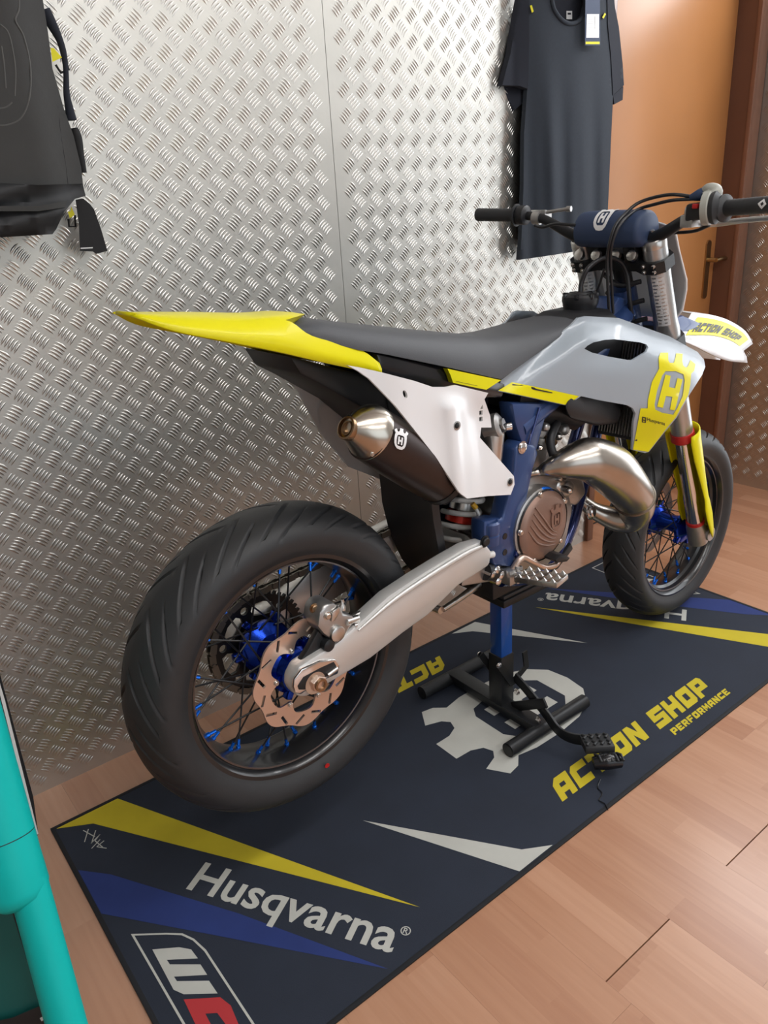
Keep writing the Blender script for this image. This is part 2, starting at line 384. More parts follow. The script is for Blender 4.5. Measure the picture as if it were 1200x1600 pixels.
def wframe(name, a, b, z0, z1, fixed, axis, parent):
    t = 0.05; bars = [(a, a + t, z0, z1), (b - t, b, z0, z1), (a, b, z0, z0 + t), (a, b, z1 - t, z1), ((a + b) / 2 - t / 2, (a + b) / 2 + t / 2, z0, z1)]
    q = [abox(p[0], p[1], fixed - 0.03, fixed + 0.03, p[2], p[3]) if axis == 'x' else abox(fixed - 0.03, fixed + 0.03, p[0], p[1], p[2], p[3]) for p in bars]
    return struct(mesh(name, *merge(q), 'wall_paint', flat=True))
wframe('window_1', WY0, WY1, WZ0, WZ1, WALL_X + 0.06, 'y', None)
wframe('added_transom', WY0, TY1, TZ0, TZ1, WALL_X + 0.06, 'y', None)  # added unseen opening for the floor sheen light
wframe('window_2', -1.1, 2.3, 0.35, 2.55, -4.03, 'x', None)

# ---- five-bar tread plate
def lug_mesh(sign):
    V, F = [], []
    L_, bow = 0.0150, 0.0022
    for i in range(5):
        off = (i - 2) * 0.0074; k = len(V)
        st = [(-1, 0), (-0.5, 0.8), (0.05, 1), (0.55, 0.8), (1, 0)]
        def pt(s, side, h):
            a = s * L_; b = off + bow * (1 - s * s) * 1.0 + side
            d = 0.70711
            return ((a * d + b * d) * sign, -h, (-a * d + b * d))
        V.append(pt(-1, 0, 0))
        for s, ww in st[1:4]: V += [pt(s, -0.0027 * ww, 0), pt(s, 0, 0.0024 * ww), pt(s, 0.0027 * ww, 0)]
        V.append(pt(1, 0, 0))
        F += [(k, k + 1, k + 2), (k, k + 2, k + 3)]
        for j in (0, 1):
            b0 = k + 1 + 3 * j; F += [(b0, b0 + 3, b0 + 4, b0 + 1), (b0 + 1, b0 + 4, b0 + 5, b0 + 2)]
        e = k + 10; F += [(e - 3, e, e - 2), (e - 2, e, e - 1)]
    return V, F
LUG = {s: lug_mesh(s) for s in (1, -1)}
LME = {}
for s in (1, -1):
    me = bpy.data.meshes.new('tread_lug'); me.from_pydata(LUG[s][0], [], LUG[s][1]); me.materials.append(MATS['tread_aluminium'])
    bm = bmesh.new(); bm.from_mesh(me); bmesh.ops.recalc_face_normals(bm, faces=bm.faces)
    if sum(f.normal.y for f in bm.faces) > 0: bmesh.ops.reverse_faces(bm, faces=bm.faces)
    bm.to_mesh(me); bm.free()
    me.polygons.foreach_set('use_smooth', [True] * len(me.polygons)); LME[s] = me
    LUG[s] = (LUG[s][0], [tuple(p.vertices) for p in me.polygons])
PT = 0.0572
def inframe(p, mg=0):
    q = CAM_ROT.transposed() @ (p - CAM_LOC)
    if q.z > -0.1: return False
    u = 600 + FPX * q.x / -q.z; v = 800 - FPX * q.y / -q.z
    return -mg < u < 1200 + mg and -mg < v < 1600 + mg
def tread(name, parent, org, ux, rot, a0, a1, b0, b1, pa, pb, nearest):
    """lugs over a0..a1 along the wall and b0..b1 up"""
    R = Matrix.Rotation(rot, 3, 'Z'); L_ = []
    for k, s in ((0.0, 1), (0.5, -1)):
        i0 = math.floor((a0 - pa) / PT) - 1; i1 = math.ceil((a1 - pa) / PT) + 1; j0 = math.floor((b0 - pb) / PT) - 1; j1 = math.ceil((b1 - pb) / PT) + 1
        for i in range(i0, i1):
            for j in range(j0, j1):
                a = pa + (i + k) * PT; b = pb + (j + k) * PT
                if a0 + 0.017 < a < a1 - 0.017 and b0 + 0.017 < b < b1 - 0.017: L_.append((org + ux * a + Vector((0, 0, b)), s))
    L_.sort(key=lambda t: ((t[0] - CAM_LOC).length if inframe(t[0]) else 99))
    for p, s in L_[:nearest]:
        o = obj('tread_lug', LME[s], None, parent, p); o.rotation_euler = (0, 0, rot)
    V, F = [], []
    for p, s in L_[nearest:]:
        k = len(V); V += [tuple(p + R @ Vector(v)) for v in LUG[s][0]]; F += [tuple(i + k for i in f) for f in LUG[s][1]]
    me = bpy.data.meshes.new('tread_lugs'); me.from_pydata(V, [], F); me.polygons.foreach_set('use_smooth', [True] * len(F))
    o = obj('tread_lugs', me, 'tread_aluminium', parent); o['kind'] = 'stuff'
SEAM = 1.036
for a, b, nn in ((-1.2, SEAM, 230), (SEAM + 0.0015, DX0 - 0.03, 70)):
    pl = mesh('tread_plate', *abox(a, b, WALL_Y, WALL_Y + 0.004, 0.0, 2.5), 'plate_aluminium', wf, flat=True)
    tread('tread', pl, Vector((0, WALL_Y, 0)), Vector((1, 0, 0)), 0.0, a, b, 0.0, 2.05, 0.737, 1.667, nn)
pl = mesh('tread_plate', *abox(WALL_X, WALL_X + 0.004, WY1 + 0.02, WALL_Y - 0.004, 0.0, 2.04), 'plate_aluminium', wr, flat=True)
tread('tread', pl, Vector((WALL_X, 0, 0)), Vector((0, 1, 0)), -PI / 2, WY1 + 0.03, WALL_Y - 0.01, 0.0, 2.05, 0.02, 0.01, 150)

# ---- door in the far wall
DY = 1.022
dr = struct(mesh('door_1', *abox(DX0 + 0.002, DX1 - 0.002, DY, DY + 0.04, 0.004, DH - 0.004), 'door_wood', bevel=0.002))
hx = WL(1104, 405, DY).x
V, F = platevf([(hx + 0.017 * math.cos(t), 0.945 + 0.017 * math.sin(t) + (0.10 if math.sin(t) > 0 else -0.10)) for t in [2 * PI * k / 16 for k in range(16)]], lambda a, b: Vector((a, DY - 0.007, b)), lambda a, b: Vector((a, DY, b)))
bpz = mesh('backplate', V, F, 'brass', dr)
V, F = merge([tubevf([(hx, DY - 0.005, 0.985), (hx, DY - 0.045, 0.985)], 0.009, 12), tubevf(*path([(hx - 0.005, DY - 0.045, 0.985), (hx + 0.04, DY - 0.05, 0.988), (hx + 0.085, DY - 0.047, 0.985), (hx + 0.118, DY - 0.04, 0.982)], [0.009, 0.009, 0.008, 0.006]))])
mesh('door_handle', V, F, 'brass', dr)
struct(mesh('trim_1', *merge([abox(DX1 - 0.001, DX1 + 0.004, WALL_Y, DY + 0.06, 0, DH), abox(DX0 - 0.004, DX0 + 0.001, WALL_Y, DY + 0.06, 0, DH), abox(DX0, DX1, WALL_Y, DY + 0.06, DH - 0.001, DH + 0.004)]), 'frame_wood', flat=True))
struct(mesh('trim_2', *merge([abox(DX1 - 0.004, DX1 + 0.012, WALL_Y - 0.018, WALL_Y, 0, DH + 0.07), abox(DX1 + 0.016, WALL_X - 0.002, WALL_Y - 0.012, WALL_Y, 0, DH + 0.07)]), 'casing_wood', bevel=0.003))
struct(mesh('trim_3', *merge([abox(DX0 - 0.03, DX0 + 0.004, WALL_Y - 0.014, WALL_Y + 0.003, 0, DH + 0.07)]), 'casing_wood', bevel=0.003))
struct(mesh('trim_4', *abox(DX0 + 0.005, DX1 - 0.005, WALL_Y - 0.014, WALL_Y + 0.003, DH - 0.004, DH + 0.07), 'casing_wood', bevel=0.003))

# ================================================================== printed floor mat
ML, MW, MT = 2.060, 0.800, 0.004
root = tag(empty('floor_mat', (0, 0, 0)), 'dark printed floor mat with yellow stripes and lettering under the motorcycle', 'floor mat')
mesh('fabric', *abox(0.004, ML - 0.004, 0.004, MW - 0.004, 0.0005, MT), 'mat_fabric', root, flat=True)
e = 0.009
mesh('hem', *merge([abox(0, ML, 0, e, 0.0005, MT + 0.0008), abox(0, ML, MW - e, MW, 0.0005, MT + 0.0008), abox(0, e, e, MW - e, 0.0005, MT + 0.0008), abox(ML - e, ML, e, MW - e, 0.0005, MT + 0.0008)]), 'mat_edge', root, bevel=0.0003)
def both(name, vf, m, dz=0.0004):
    """print on the mat and its twin turned half round"""
    V, F = vf
    for k in (0, 1):
        q = [Vector((v[0], v[1], MT + dz)) if k == 0 else Vector((ML - v[0], MW - v[1], MT + dz)) for v in V]
        mesh(name, q, F, m, root, flat=True)
poly = lambda pts: platevf(pts, lambda a, b: Vector((a, b, 0)))
both('yellow_stripe', poly([(0.011, 0.790), (0.155, 0.790), (0.501, 0.08), (0.082, 0.748)]), 'print_yellow')
both('blue_stripe', poly([(0.010, 0.634), (0.06, 0.575), (0.221, 0.306), (0.372, 0.018), (0.155, 0.302), (0.010, 0.49)]), 'print_blue', 0.0003)
both('white_wedge', poly([(0.554, 0.339), (0.757, 0.047), (0.815, 0.012), (0.711, 0.011)]), 'print_white')
tv, tf = textvf('Husqvarna', 0.017, 1.0); tw = max(v[0] for v in tv)
bo = Vector((0.168, 0.433)); bd = Vector((0.229, -0.393)); bu = Vector((0.0605, 0.0352))
both('lettering', ([(bo.x + bd.x * a / tw + bu.x * b, bo.y + bd.y * a / tw + bu.y * b) for a, b in tv], tf), 'print_white')
rv, rf = textvf('R', 0.01); ro = Vector((0.446, 0.058)); bdn = bd.normalized(); bun = bu.normalized()
ring = [(0.5 * math.cos(t), 0.5 * math.sin(t)) for t in [2 * PI * k / 20 for k in range(20)]]
rm = lambda a, b: Vector((ro.x + (bdn.x * a + bun.x * b) * 0.02, ro.y + (bdn.y * a + bun.y * b) * 0.02, 0))
both('registered_mark', merge([platevf(ring, rm, None, [[(x * 0.8, y * 0.8) for x, y in ring]]), ([rm(a * 0.6 - 0.22, b * 0.6 - 0.3) for a, b in rv], rf)]), 'print_white')
both('lettering', blockvf('ACTION SHOP', lambda a, b: Vector((0.929 + a * 0.625 + 0.030 * b, 0.080 + 0.063 * b, 0))), 'print_yellow')
V, F = blockvf('PERFORMANCE', lambda a, b: Vector((1.317 + a * 0.262 + 0.008 * b, 0.042 + 0.021 * b, MT + 0.0004)), gap=0.18)
mesh('lettering', V, F, 'print_yellow', root, flat=True)
V, F = emblemvf(lambda a, b: Vector((1.085 - b * 0.312, 0.385 - a * 0.312, MT + 0.0004)))
mesh('emblem', V, F, 'print_white', root, flat=True)
# logo box near the short edge
bxo = [(0.038, 0.404), (0.092, 0.360), (0.116, 0.338), (0.128, 0.312), (0.135, 0.275), (0.135, 0.03), (0.040, 0.03)]
bxi = [(0.042, 0.396), (0.091, 0.356), (0.113, 0.335), (0.1245, 0.310), (0.131, 0.274), (0.131, 0.034), (0.044, 0.034)]
both('logo_frame', platevf(bxo, lambda a, b: Vector((a, b, 0)), None, [bxi]), 'print_white')
def g2(zx, zy): q = G(zx * 0.58333, 1150 + zy * 0.58333, MT); return (q.x, q.y)
wpoly = [g2(*q) for q in [(408, 572), (480, 566), (512, 572), (530, 596), (447, 600), (455, 612), (537, 612), (555, 640), (466, 645), (474, 657), (560, 656), (583, 690), (492, 692), (465, 680)]]
both('logo_letter', poly(wpoly), 'print_white')
ppoly = [g2(*q) for q in [(492, 706), (590, 700), (618, 722), (640, 775), (610, 780), (582, 742), (550, 744), (600, 840), (560, 850)]]
both('logo_letter', poly(ppoly), 'print_red')
# scribbled signature at the corner
sg = [[(320, 855), (365, 880)], [(340, 850), (325, 900)], [(368, 855), (352, 905)], [(350, 905), (385, 870), (365, 895), (395, 920)], [(385, 890), (352, 925)], [(400, 895), (372, 918), (410, 924)]]
parts = []
for s in sg:
    q = [G(zx * 0.4065, 950 + zy * 0.4065, MT) for zx, zy in s]
    for a, b in zip(q, q[1:]):
        d = (b - a).normalized(); n = Vector((-d.y, d.x, 0)) * 0.0011; k = [a - n, b - n, b + n, a + n]
        parts.append(([Vector((t.x, t.y, MT + 0.0004)) for t in k], [(0, 1, 2, 3)]))
mesh('signature', *merge(parts), 'print_white', root, flat=True)

# ================================================================== motorcycle
mb = tag(empty('motorcycle', BIKE, YAW), 'grey, white and yellow supermoto motorcycle with blue frame raised on a workshop stand', 'motorcycle')
RC = Vector((0, 0, 0.4794)); FC = Vector((1.4241, 0, 0.3125))
LAT = Vector((0, -1, 0))                                   # to the rider's right

def tire(c, half, N, kgr, amax, hw):
    prof = list(half)                                # (r, v) from crown to bead
    arc = [0.0]
    for a, b in zip(prof, prof[1:]): arc.append(arc[-1] + math.hypot(a[0] - b[0], a[1] - b[1]))
    full = [(r, -v, a, -1) for (r, v), a in zip(reversed(prof), reversed(arc))][:-1] + [(r, v, a, 1) for (r, v), a in zip(prof, arc)]
    # finer sampling across the tread
    n = len(full); per = 40; T = N * per; V, F = [], []
    def dep(i, ph, wid): k = (i - ph) % per; k = min(k, per - k); return (1.0, 0.95, 0.55, 0.0)[min(k, 3)] if wid > 1 else (1.0, 0.6, 0.0, 0.0)[min(k, 3)]
    for i in range(T):
        for r, v, a, sd in full:
            th = 2 * PI * i / T + kgr * min(a, amax) + (0.5 * (a / amax) ** 2 * 0.25 if a < amax else 0.125)
            ct, st = math.cos(th), math.sin(th); sh_ = 10 if sd < 0 else 0; d = 0.0
            if 0.004 < a < amax:
                f1 = sm(0.004, 0.012, a) * (1 - sm(amax * 0.76, amax * 0.84, a)); f2 = sm(amax * 0.36, amax * 0.44, a) * (1 - sm(amax * 0.90, amax, a))
                d = 0.0062 * max(dep(i, sh_, 2) * f1, dep(i, sh_ + 20, 2 if a > amax * 0.6 else 1) * f2)
            V.append((c.x + (r - d) * ct, c.y - v, c.z + (r - d) * st))
    for i in range(T):
        j = (i + 1) % T
        for k in range(n - 1): F.append((i * n + k, i * n + k + 1, j * n + k + 1, j * n + k))
    return mesh('tire', V, F, 'rubber', mb, ang=50)
def resamp(pts, n):
    q = crom(pts, 10); L_ = [0]
    for a, b in zip(q, q[1:]): L_.append(L_[-1] + math.hypot(a[0] - b[0], a[1] - b[1]))
    return [(interp(list(zip(L_, [p[0] for p in q])), L_[-1] * i / n), interp(list(zip(L_, [p[1] for p in q])), L_[-1] * i / n)) for i in range(n + 1)]
tire(RC, resamp([(0.3130, 0), (0.3105, 0.020), (0.303, 0.044), (0.289, 0.066), (0.272, 0.0765), (0.252, 0.0755), (0.238, 0.069), (0.231, 0.0635), (0.221, 0.058)], 18), 18, 3.3, 0.086, 0.0030)
tire(FC, resamp([(0.3000, 0), (0.2978, 0.016), (0.291, 0.036), (0.280, 0.052), (0.266, 0.0605), (0.250, 0.0605), (0.238, 0.056), (0.231, 0.052), (0.221, 0.048)], 18), 18, 3.3, 0.070, 0.0026)
mesh('paint_mark', *lathevf([(0.0055, 0), (0.0055, 0.0012)], P(511, 1196, 0.0765), (-0.1, -1, -0.1), 10), 'red_plastic', mb)

def wheel(c, hwid, hub, flr, spoke_v, lipm):
    rp = [(0.229, hwid), (0.2295, hwid - 0.003), (0.222, hwid - 0.008), (0.219, 0), (0.222, -hwid + 0.008), (0.2295, -hwid + 0.003), (0.229, -hwid),
          (0.221, -hwid + 0.0005), (0.2155, -hwid + 0.006), (0.213, -hwid + 0.014), (0.2085, -hwid + 0.016), (0.207, -hwid + 0.026), (0.200, -0.018), (0.1975, 0), (0.200, 0.018), (0.207, hwid - 0.026), (0.2085, hwid - 0.016), (0.213, hwid - 0.014), (0.2155, hwid - 0.006), (0.221, hwid - 0.0005), (0.229, hwid)]
    rim = mesh('rim', *lathevf(rp, c, LAT, 120, caps=False), 'black_rim', mb)
    mesh('rim_edge', *lathevf([(0.2085, hwid - 0.0155), (0.2088, hwid - 0.0135), (0.2120, hwid - 0.0128), (0.2118, hwid - 0.0145)], c, LAT, 120, caps=False), lipm, rim)
    hb = mesh('hub', *lathevf(hub, c, LAT, 48), 'blue_anodised', mb)
    sp = None; npm = None
    for i in range(36):
        side = 1 if i % 2 == 0 else -1; lead = 1 if (i // 2) % 2 == 0 else -1
        tr = 2 * PI * (i + 0.5) / 36; thb = tr + lead * math.radians(52)
        vh = side * spoke_v + (0.004 if lead > 0 else -0.004)
        a = c + Vector((flr * math.cos(thb), -vh, flr * math.sin(thb))); b = c + Vector((0.199 * math.cos(tr), -side * 0.010, 0.199 * math.sin(tr)))
        d = (b - a).normalized()
        mesh('spoke', *tubevf([a, b - d * 0.012], 0.0019, 6), 'black_metal', rim)
        mesh('nipple', *lathevf([(0.0033, 0), (0.0033, 0.012), (0.0048, 0.013), (0.0048, 0.019)], b - d * 0.018, d, 8), 'blue_nipple', rim)
    return rim, hb
hubr = [(0.026, -0.072), (0.050, -0.071), (0.056, -0.062), (0.056, -0.050), (0.050, -0.045), (0.034, -0.034), (0.030, 0.0), (0.032, 0.030), (0.047, 0.038), (0.054, 0.042), (0.054, 0.050), (0.046, 0.055), (0.044, 0.074), (0.034, 0.080), (0.020, 0.081)]
rrim, rhub = wheel(RC, 0.062, hubr, 0.051, 0.046, 'rim_lip')
hubf = [(0.020, -0.062), (0.042, -0.060), (0.047, -0.050), (0.047, -0.042), (0.030, -0.032), (0.025, 0.0), (0.030, 0.034), (0.048, 0.040), (0.050, 0.050), (0.040, 0.056), (0.028, 0.060), (0.022, 0.066)]
frim, fhub = wheel(FC, 0.050, hubf, 0.045, 0.045, 'rim_lip')
# hub webs
def webs(c, hb, v0, v1, r0, r1, n):
    for k in range(n):
        t = 2 * PI * k / n; d = Vector((math.cos(t), 0, math.sin(t)))
        mesh('hub_web', *merge([boxvf(c + d * (r0 + r1) / 2 + LAT * (v0 + v1) / 2, d * (r1 - r0) / 2, LAT * (v1 - v0) / 2, d.cross(LAT) * 0.007)]), 'blue_anodised', hb, bevel=0.002)
webs(RC, rhub, -0.068, -0.050, 0.045, 0.072, 6); webs(RC, rhub, 0.050, 0.066, 0.036, 0.062, 6); webs(FC, fhub, 0.040, 0.055, 0.038, 0.062, 5); webs(FC, fhub, -0.055, -0.040, 0.038, 0.06, 5)
# sprocket (left) with cut-outs
NT = 50; out = []
for i in range(NT):
    for f, r in ((0.0, 0.1015), (0.3, 0.1015), (0.45, 0.1085), (0.65, 0.1085), (0.8, 0.1015)):
        t = 2 * PI * (i + f) / NT; out.append((r * math.cos(t), r * math.sin(t)))
holes = [[(0.048 * math.cos(t), 0.048 * math.sin(t)) for t in [2 * PI * k / 28 for k in range(28)]]]
for i in range(6):
    t0 = 2 * PI * i / 6 + 0.3
    holes.append([(r * math.cos(t0 + a), r * math.sin(t0 + a)) for r, a in ((0.062, -0.30), (0.074, -0.36), (0.086, -0.28), (0.088, 0.0), (0.086, 0.28), (0.074, 0.36), (0.062, 0.30), (0.058, 0.0))])
    t1 = t0 + PI / 6; holes.append([(0.083 * math.cos(t1) + 0.0085 * math.cos(a), 0.083 * math.sin(t1) + 0.0085 * math.sin(a)) for a in [2 * PI * k / 10 for k in range(10)]])
mesh('sprocket', *platevf(out, lambda a, b: RC + Vector((a, 0.079, b)), lambda a, b: RC + Vector((a, 0.086, b)), holes), 'sprocket_black', mb)
# chain: links round the sprocket and along both runs to the drive sprocket
fs_c = Vector((0.585, 0, 0.585)); fs_r = 0.034; rs = 0.107
d0 = (fs_c - RC); ang = math.atan2(d0.z, d0.x); loop = []
for i in range(46):
    t = ang + PI / 2 - 0.1 + (PI + 0.2) * i / 45; loop.append(RC + Vector((rs * math.cos(t), 0, rs * math.sin(t))))
for i in range(16):
    t = ang - PI / 2 + PI * i / 15; loop.append(fs_c + Vector((fs_r * math.cos(t), 0, fs_r * math.sin(t))))
dense = []
for a, b in zip(loop, loop[1:] + loop[:1]):
    k = max(1, int((b - a).length / 0.004)); dense += [a + (b - a) * i / k for i in range(k)]
parts = []; acc = 0; last = dense[0]; cnt = 0
for a, b in zip(dense, dense[1:]):
    acc += (b - a).length
    if acc >= 0.0159:
        mid = (last + b) / 2; d = (b - last).normalized(); n = d.cross(LAT); off = 0.0075 if cnt % 2 else 0.0045
        for s in (-1, 1): parts.append(boxvf(mid + Vector((0, 0.0825 + s * off, 0)), d * 0.0105, LAT * 0.0012, n * 0.0068))
        parts.append(tubevf([last + Vector((0, 0.074, 0)), last + Vector((0, 0.091, 0))], 0.0042, 6)); last = b; acc = 0; cnt += 1
ch = mesh('chain', *merge(parts), 'chain_steel', mb); ch['kind'] = 'stuff'
# brake disc (right), wavy edge with slots
VD = 0.0835; out = []
for i in range(160):
    t = 2 * PI * i / 160; out.append(tuple((0.1085 + 0.0042 * math.cos(8 * t + 0.6)) * f for f in (math.cos(t), math.sin(t))))
inn = []
for i in range(96):
    t = 2 * PI * i / 96; c_ = 0.5 + 0.5 * math.cos(6 * t + 0.9); inn.append(tuple((0.080 - 0.022 * c_ ** 3) * f for f in (math.cos(t), math.sin(t))))
holes = [inn]
for i in range(16):
    t = 2 * PI * (i + 0.4) / 16; tw_ = 0.75 if i % 2 else -0.55; cx, cy = 0.0955 * math.cos(t), 0.0955 * math.sin(t); dx, dy = math.cos(t + PI / 2 + tw_), math.sin(t + PI / 2 + tw_)
    h = []
    for a, b in ((-1, -1), (1, -1), (1, 1), (-1, 1)): h.append((cx + dx * 0.0115 * a - dy * 0.0029 * b, cy + dy * 0.0115 * a + dx * 0.0029 * b))
    holes.append(h)
dk = mesh('brake_disc', *platevf(out, lambda a, b: RC + Vector((a, -VD, b)), lambda a, b: RC + Vector((a, -VD + 0.004, b)), holes), 'disc_steel', mb)
for i in range(6):
    t = -0.9 / 6 + 2 * PI * i / 6; bolt(dk, RC + Vector((0.064 * math.cos(t), -VD, 0.064 * math.sin(t))), LAT, 0.0042, 0.004, 'silver')
# front disc on the far side
fo = [(0.125 * math.cos(t) * (1 + 0.03 * math.cos(9 * t)), 0.125 * math.sin(t) * (1 + 0.03 * math.cos(9 * t))) for t in [2 * PI * i / 120 for i in range(120)]]
fi = [(0.095 * math.cos(t), 0.095 * math.sin(t)) for t in [2 * PI * i / 48 for i in range(48)]]
mesh('brake_disc', *platevf(fo, lambda a, b: FC + Vector((a, 0.070, b)), lambda a, b: FC + Vector((a, 0.074, b)), [fi]), 'disc_steel', mb)

# ---- swingarm
VS = 0.125
arm = [(457, 1078), (458, 1062), (468, 1042), (486, 1030), (530, 1003), (608, 931), (650, 903), (700, 872), (733, 853), (757, 846), (770, 862), (766, 884), (745, 898), (717, 916), (670, 962), (631, 990), (580, 1030), (530, 1060), (480, 1090), (466, 1090)]
sa = slab('swingarm', arm, VS, VS - 0.034, 'swingarm_alloy', mb, bevel=0.008)
V, F = merge([([Vector((v.co.x, -v.co.y, v.co.z)) for v in sa.data.vertices], [tuple(reversed(p.vertices)) for p in sa.data.polygons])])
mesh('swingarm', V, F, 'swingarm_alloy', mb)
ridge = [P(x, y, VS + 0.002) for x, y in ((560, 985), (608, 943), (650, 913), (700, 881), (733, 862), (752, 854))]
mesh('swingarm_ridge', *tubevf(*path(ridge, [0.002, 0.005, 0.006, 0.006, 0.006, 0.004])), 'swingarm_alloy', sa)
mesh('swingarm_bridge', *loft([[(0.40 + 0.06 * t, y, 0.515 + 0.035 * t), (0.52, y, 0.485 + 0.02 * t), (0.545, y, 0.555), (0.45 + 0.02 * t, y, 0.600)] for y, t in ((-0.1, 0), (-0.05, 1), (0.05, 1), (0.1, 0))]), 'cast_alloy', mb, bevel=0.004)
blk = slab('axle_block', [(459, 1074), (460, 1062), (472, 1046), (500, 1033), (525, 1030), (531, 1040), (529, 1053), (500, 1066), (470, 1086), (462, 1083)], VS + 0.006, VS - 0.002, 'chrome', mb, 0.003)
slab('axle_slot', [(465, 1072), (474, 1058), (500, 1044), (522, 1034), (527, 1043), (524, 1051), (498, 1064), (476, 1078), (467, 1078)], VS + 0.0068, VS + 0.004, 'black_metal', blk, 0.001)
ac = P(497, 1067, VS + 0.006); ac = Vector((ac.x, -(VS + 0.004), ac.z))
mesh('axle_washer', *lathevf([(0.022, 0), (0.022, 0.003), (0.012, 0.003)], ac - Vector((0.006, 0, -0.003)), LAT, 28), 'silver', blk)
mesh('axle_nut', *lathevf([(0.0165, 0), (0.0165, 0.008), (0.0150, 0.009)], ac, LAT, 6), 'disc_steel', blk, ang=20)
mesh('axle_end', *lathevf([(0.0125, 0.006), (0.0125, 0.014), (0.0085, 0.014), (0.0080, 0.006)], ac, LAT, 24, caps=False), 'bronze', blk)
mesh('axle', *tubevf([Vector((0, 0.135, RC.z)), Vector((0, -VS - 0.006, RC.z))], 0.0085, 14), 'black_metal', mb)
mesh('adjuster_bolt', *tubevf([P(512, 1055, VS + 0.008), P(527, 1044, VS + 0.008)], 0.0045, 10), 'silver', blk)
bolt(sa, P(757, 846, VS), LAT, 0.010, 0.008, 'black_metal', 'pivot_sleeve')
# caliper
cal = slab('brake_caliper', [(500, 958), (508, 946), (522, 942), (534, 950), (538, 960), (552, 962), (557, 970), (547, 982), (541, 994), (530, 1002), (517, 1000), (507, 992), (497, 980)], 0.122, 0.070, 'cast_alloy', mb, 0.006)
slab('caliper_bracket', [(498, 985), (512, 1004), (521, 1015), (488, 1030), (466, 1046), (458, 1060), (463, 1042), (480, 1018)], 0.112, 0.098, 'black_metal', cal, 0.003)
mesh('piston_cover', *lathevf([(0.0155, -0.004), (0.0155, 0.004), (0.013, 0.0055)], P(527, 990, 0.124), LAT, 24), 'silver', cal)
mesh('slide_pin', *merge([tubevf([P(540, 972, 0.120), P(558, 966, 0.112)], 0.0075, 12), tubevf([P(547, 966, 0.106), P(563, 958, 0.100)], 0.0055, 10)]), 'silver', cal)
mesh('bleed_nipple', *lathevf([(0.006, 0), (0.006, 0.008), (0.003, 0.012), (0.003, 0.022)], P(535, 953, 0.110), (0.1, 0, 1), 10), 'silver', cal)
mesh('pin_boss', *lathevf([(0.012, -0.02), (0.012, 0.004), (0.008, 0.006)], P(513, 1008, 0.122), LAT, 16), 'black_metal', cal)
bolt(cal, P(511, 962, 0.122), LAT, 0.006, 0.006, 'silver'); bolt(cal, P(490, 950, 0.10), LAT, 0.007, 0.006, 'bronze')
slab('caliper_rib', [(520, 955), (530, 948), (532, 956), (524, 970), (518, 972)], 0.128, 0.120, 'silver', cal, 0.002)
mesh('brake_hose', *tubevf(*path([P(554, 978, 0.118), P(575, 966, 0.112), P(592, 952, 0.105), P(608, 938, 0.10)], 0.0036)), 'silver', mb)
mesh('hose_fitting', *merge([tubevf([P(553, 979, 0.119), P(568, 972, 0.115)], 0.0055, 10), tubevf([P(600, 945, 0.103), P(609, 938, 0.10)], 0.0055, 10)]), 'chrome', mb)
# chain slider on the far arm
slab('chain_slider', [(652, 902), (690, 868), (725, 848), (758, 832), (764, 845), (745, 858), (720, 872), (690, 892), (662, 910)], -0.060, -0.105, 'black_plastic', mb, 0.003)

# ---- silencer
q = [P(577, 676, 0.115), P(612, 698, 0.112), P(650, 722, 0.108), P(690, 747, 0.104)]
body = mesh('silencer', *tubevf(q, [RP(q[0], 45), RP(q[1], 46), RP(q[2], 45), RP(q[3], 42)], 40), 'silencer_body', mb, ang=30)
tip = P(545, 670, 0.118); axd = (q[0] - q[1]).normalized()
cap = mesh('end_cap', *tubevf([q[0] + axd * -0.004, q[0] + axd * 0.004, q[0] * 0.72 + tip * 0.28 + axd * 0.006, q[0] * 0.35 + tip * 0.65 + axd * 0.004, tip], [RP(q[0], 45.5), RP(q[0], 45), RP(q[0], 38), RP(q[0], 28), RP(q[0], 18)], 40), 'silencer_cap', body, ang=30)
td = (tip - q[0] * 0.6 - (q[0] + axd * 0.05) * 0.4).normalized(); td = (tip - q[0] + axd * 0.04).normalized()
mesh('outlet', *lathevf([(0.0175, -0.012), (0.0205, -0.006), (0.0215, 0.004), (0.0205, 0.008), (0.0175, 0.009), (0.0170, 0.002), (0.0140, 0.001), (0.0125, 0.006), (0.0105, 0.006), (0.0100, -0.03)], tip, td, 32, caps=False), 'bronze', cap)
mesh('outlet_bore', *lathevf([(0.0104, -0.012), (0.0104, -0.011)], tip, td, 20), 'decal_black', cap)
for x, y in ((605, 676), (583, 708), (612, 700)):
    pass
for x, y, v in ((607, 674, 0.160), (582, 709, 0.148)): bolt(body, P(x, y, v), LAT, 0.0038, 0.003, 'silver')
# emblem wrapped on the silencer barrel
c0, c1 = q[0], q[3]; adir = (c1 - c0).normalized(); rad = RP(q[1], 46) + 0.0008
def onbar(px, py, r=rad):
    d = EX  # intersect the pixel ray with the barrel
    dw = raydir(px, py); dl = Vector((dw.dot(EX), dw.dot(NL), dw.z)); w0 = CAM_LOC - BIKE; ol = Vector((w0.dot(EX), w0.dot(NL), w0.z))
    m_ = ol - c0; dp = dl - adir * dl.dot(adir); mp_ = m_ - adir * m_.dot(adir)
    A, Bq, C = dp.dot(dp), 2 * dp.dot(mp_), mp_.dot(mp_) - r * r; D = max(Bq * Bq - 4 * A * C, 0)
    return ol + dl * ((-Bq - math.sqrt(D)) / (2 * A))
ec = Vector((626, 686)); eu = Vector((0.12, -0.99)) * 22; er = Vector((0.93, 0.30)) * 22
mesh('emblem', *emblemvf(lambda a, b: onbar(ec.x + er.x * a + eu.x * b, ec.y + er.y * a + eu.y * b), 0.12), 'decal_white', body, flat=True)
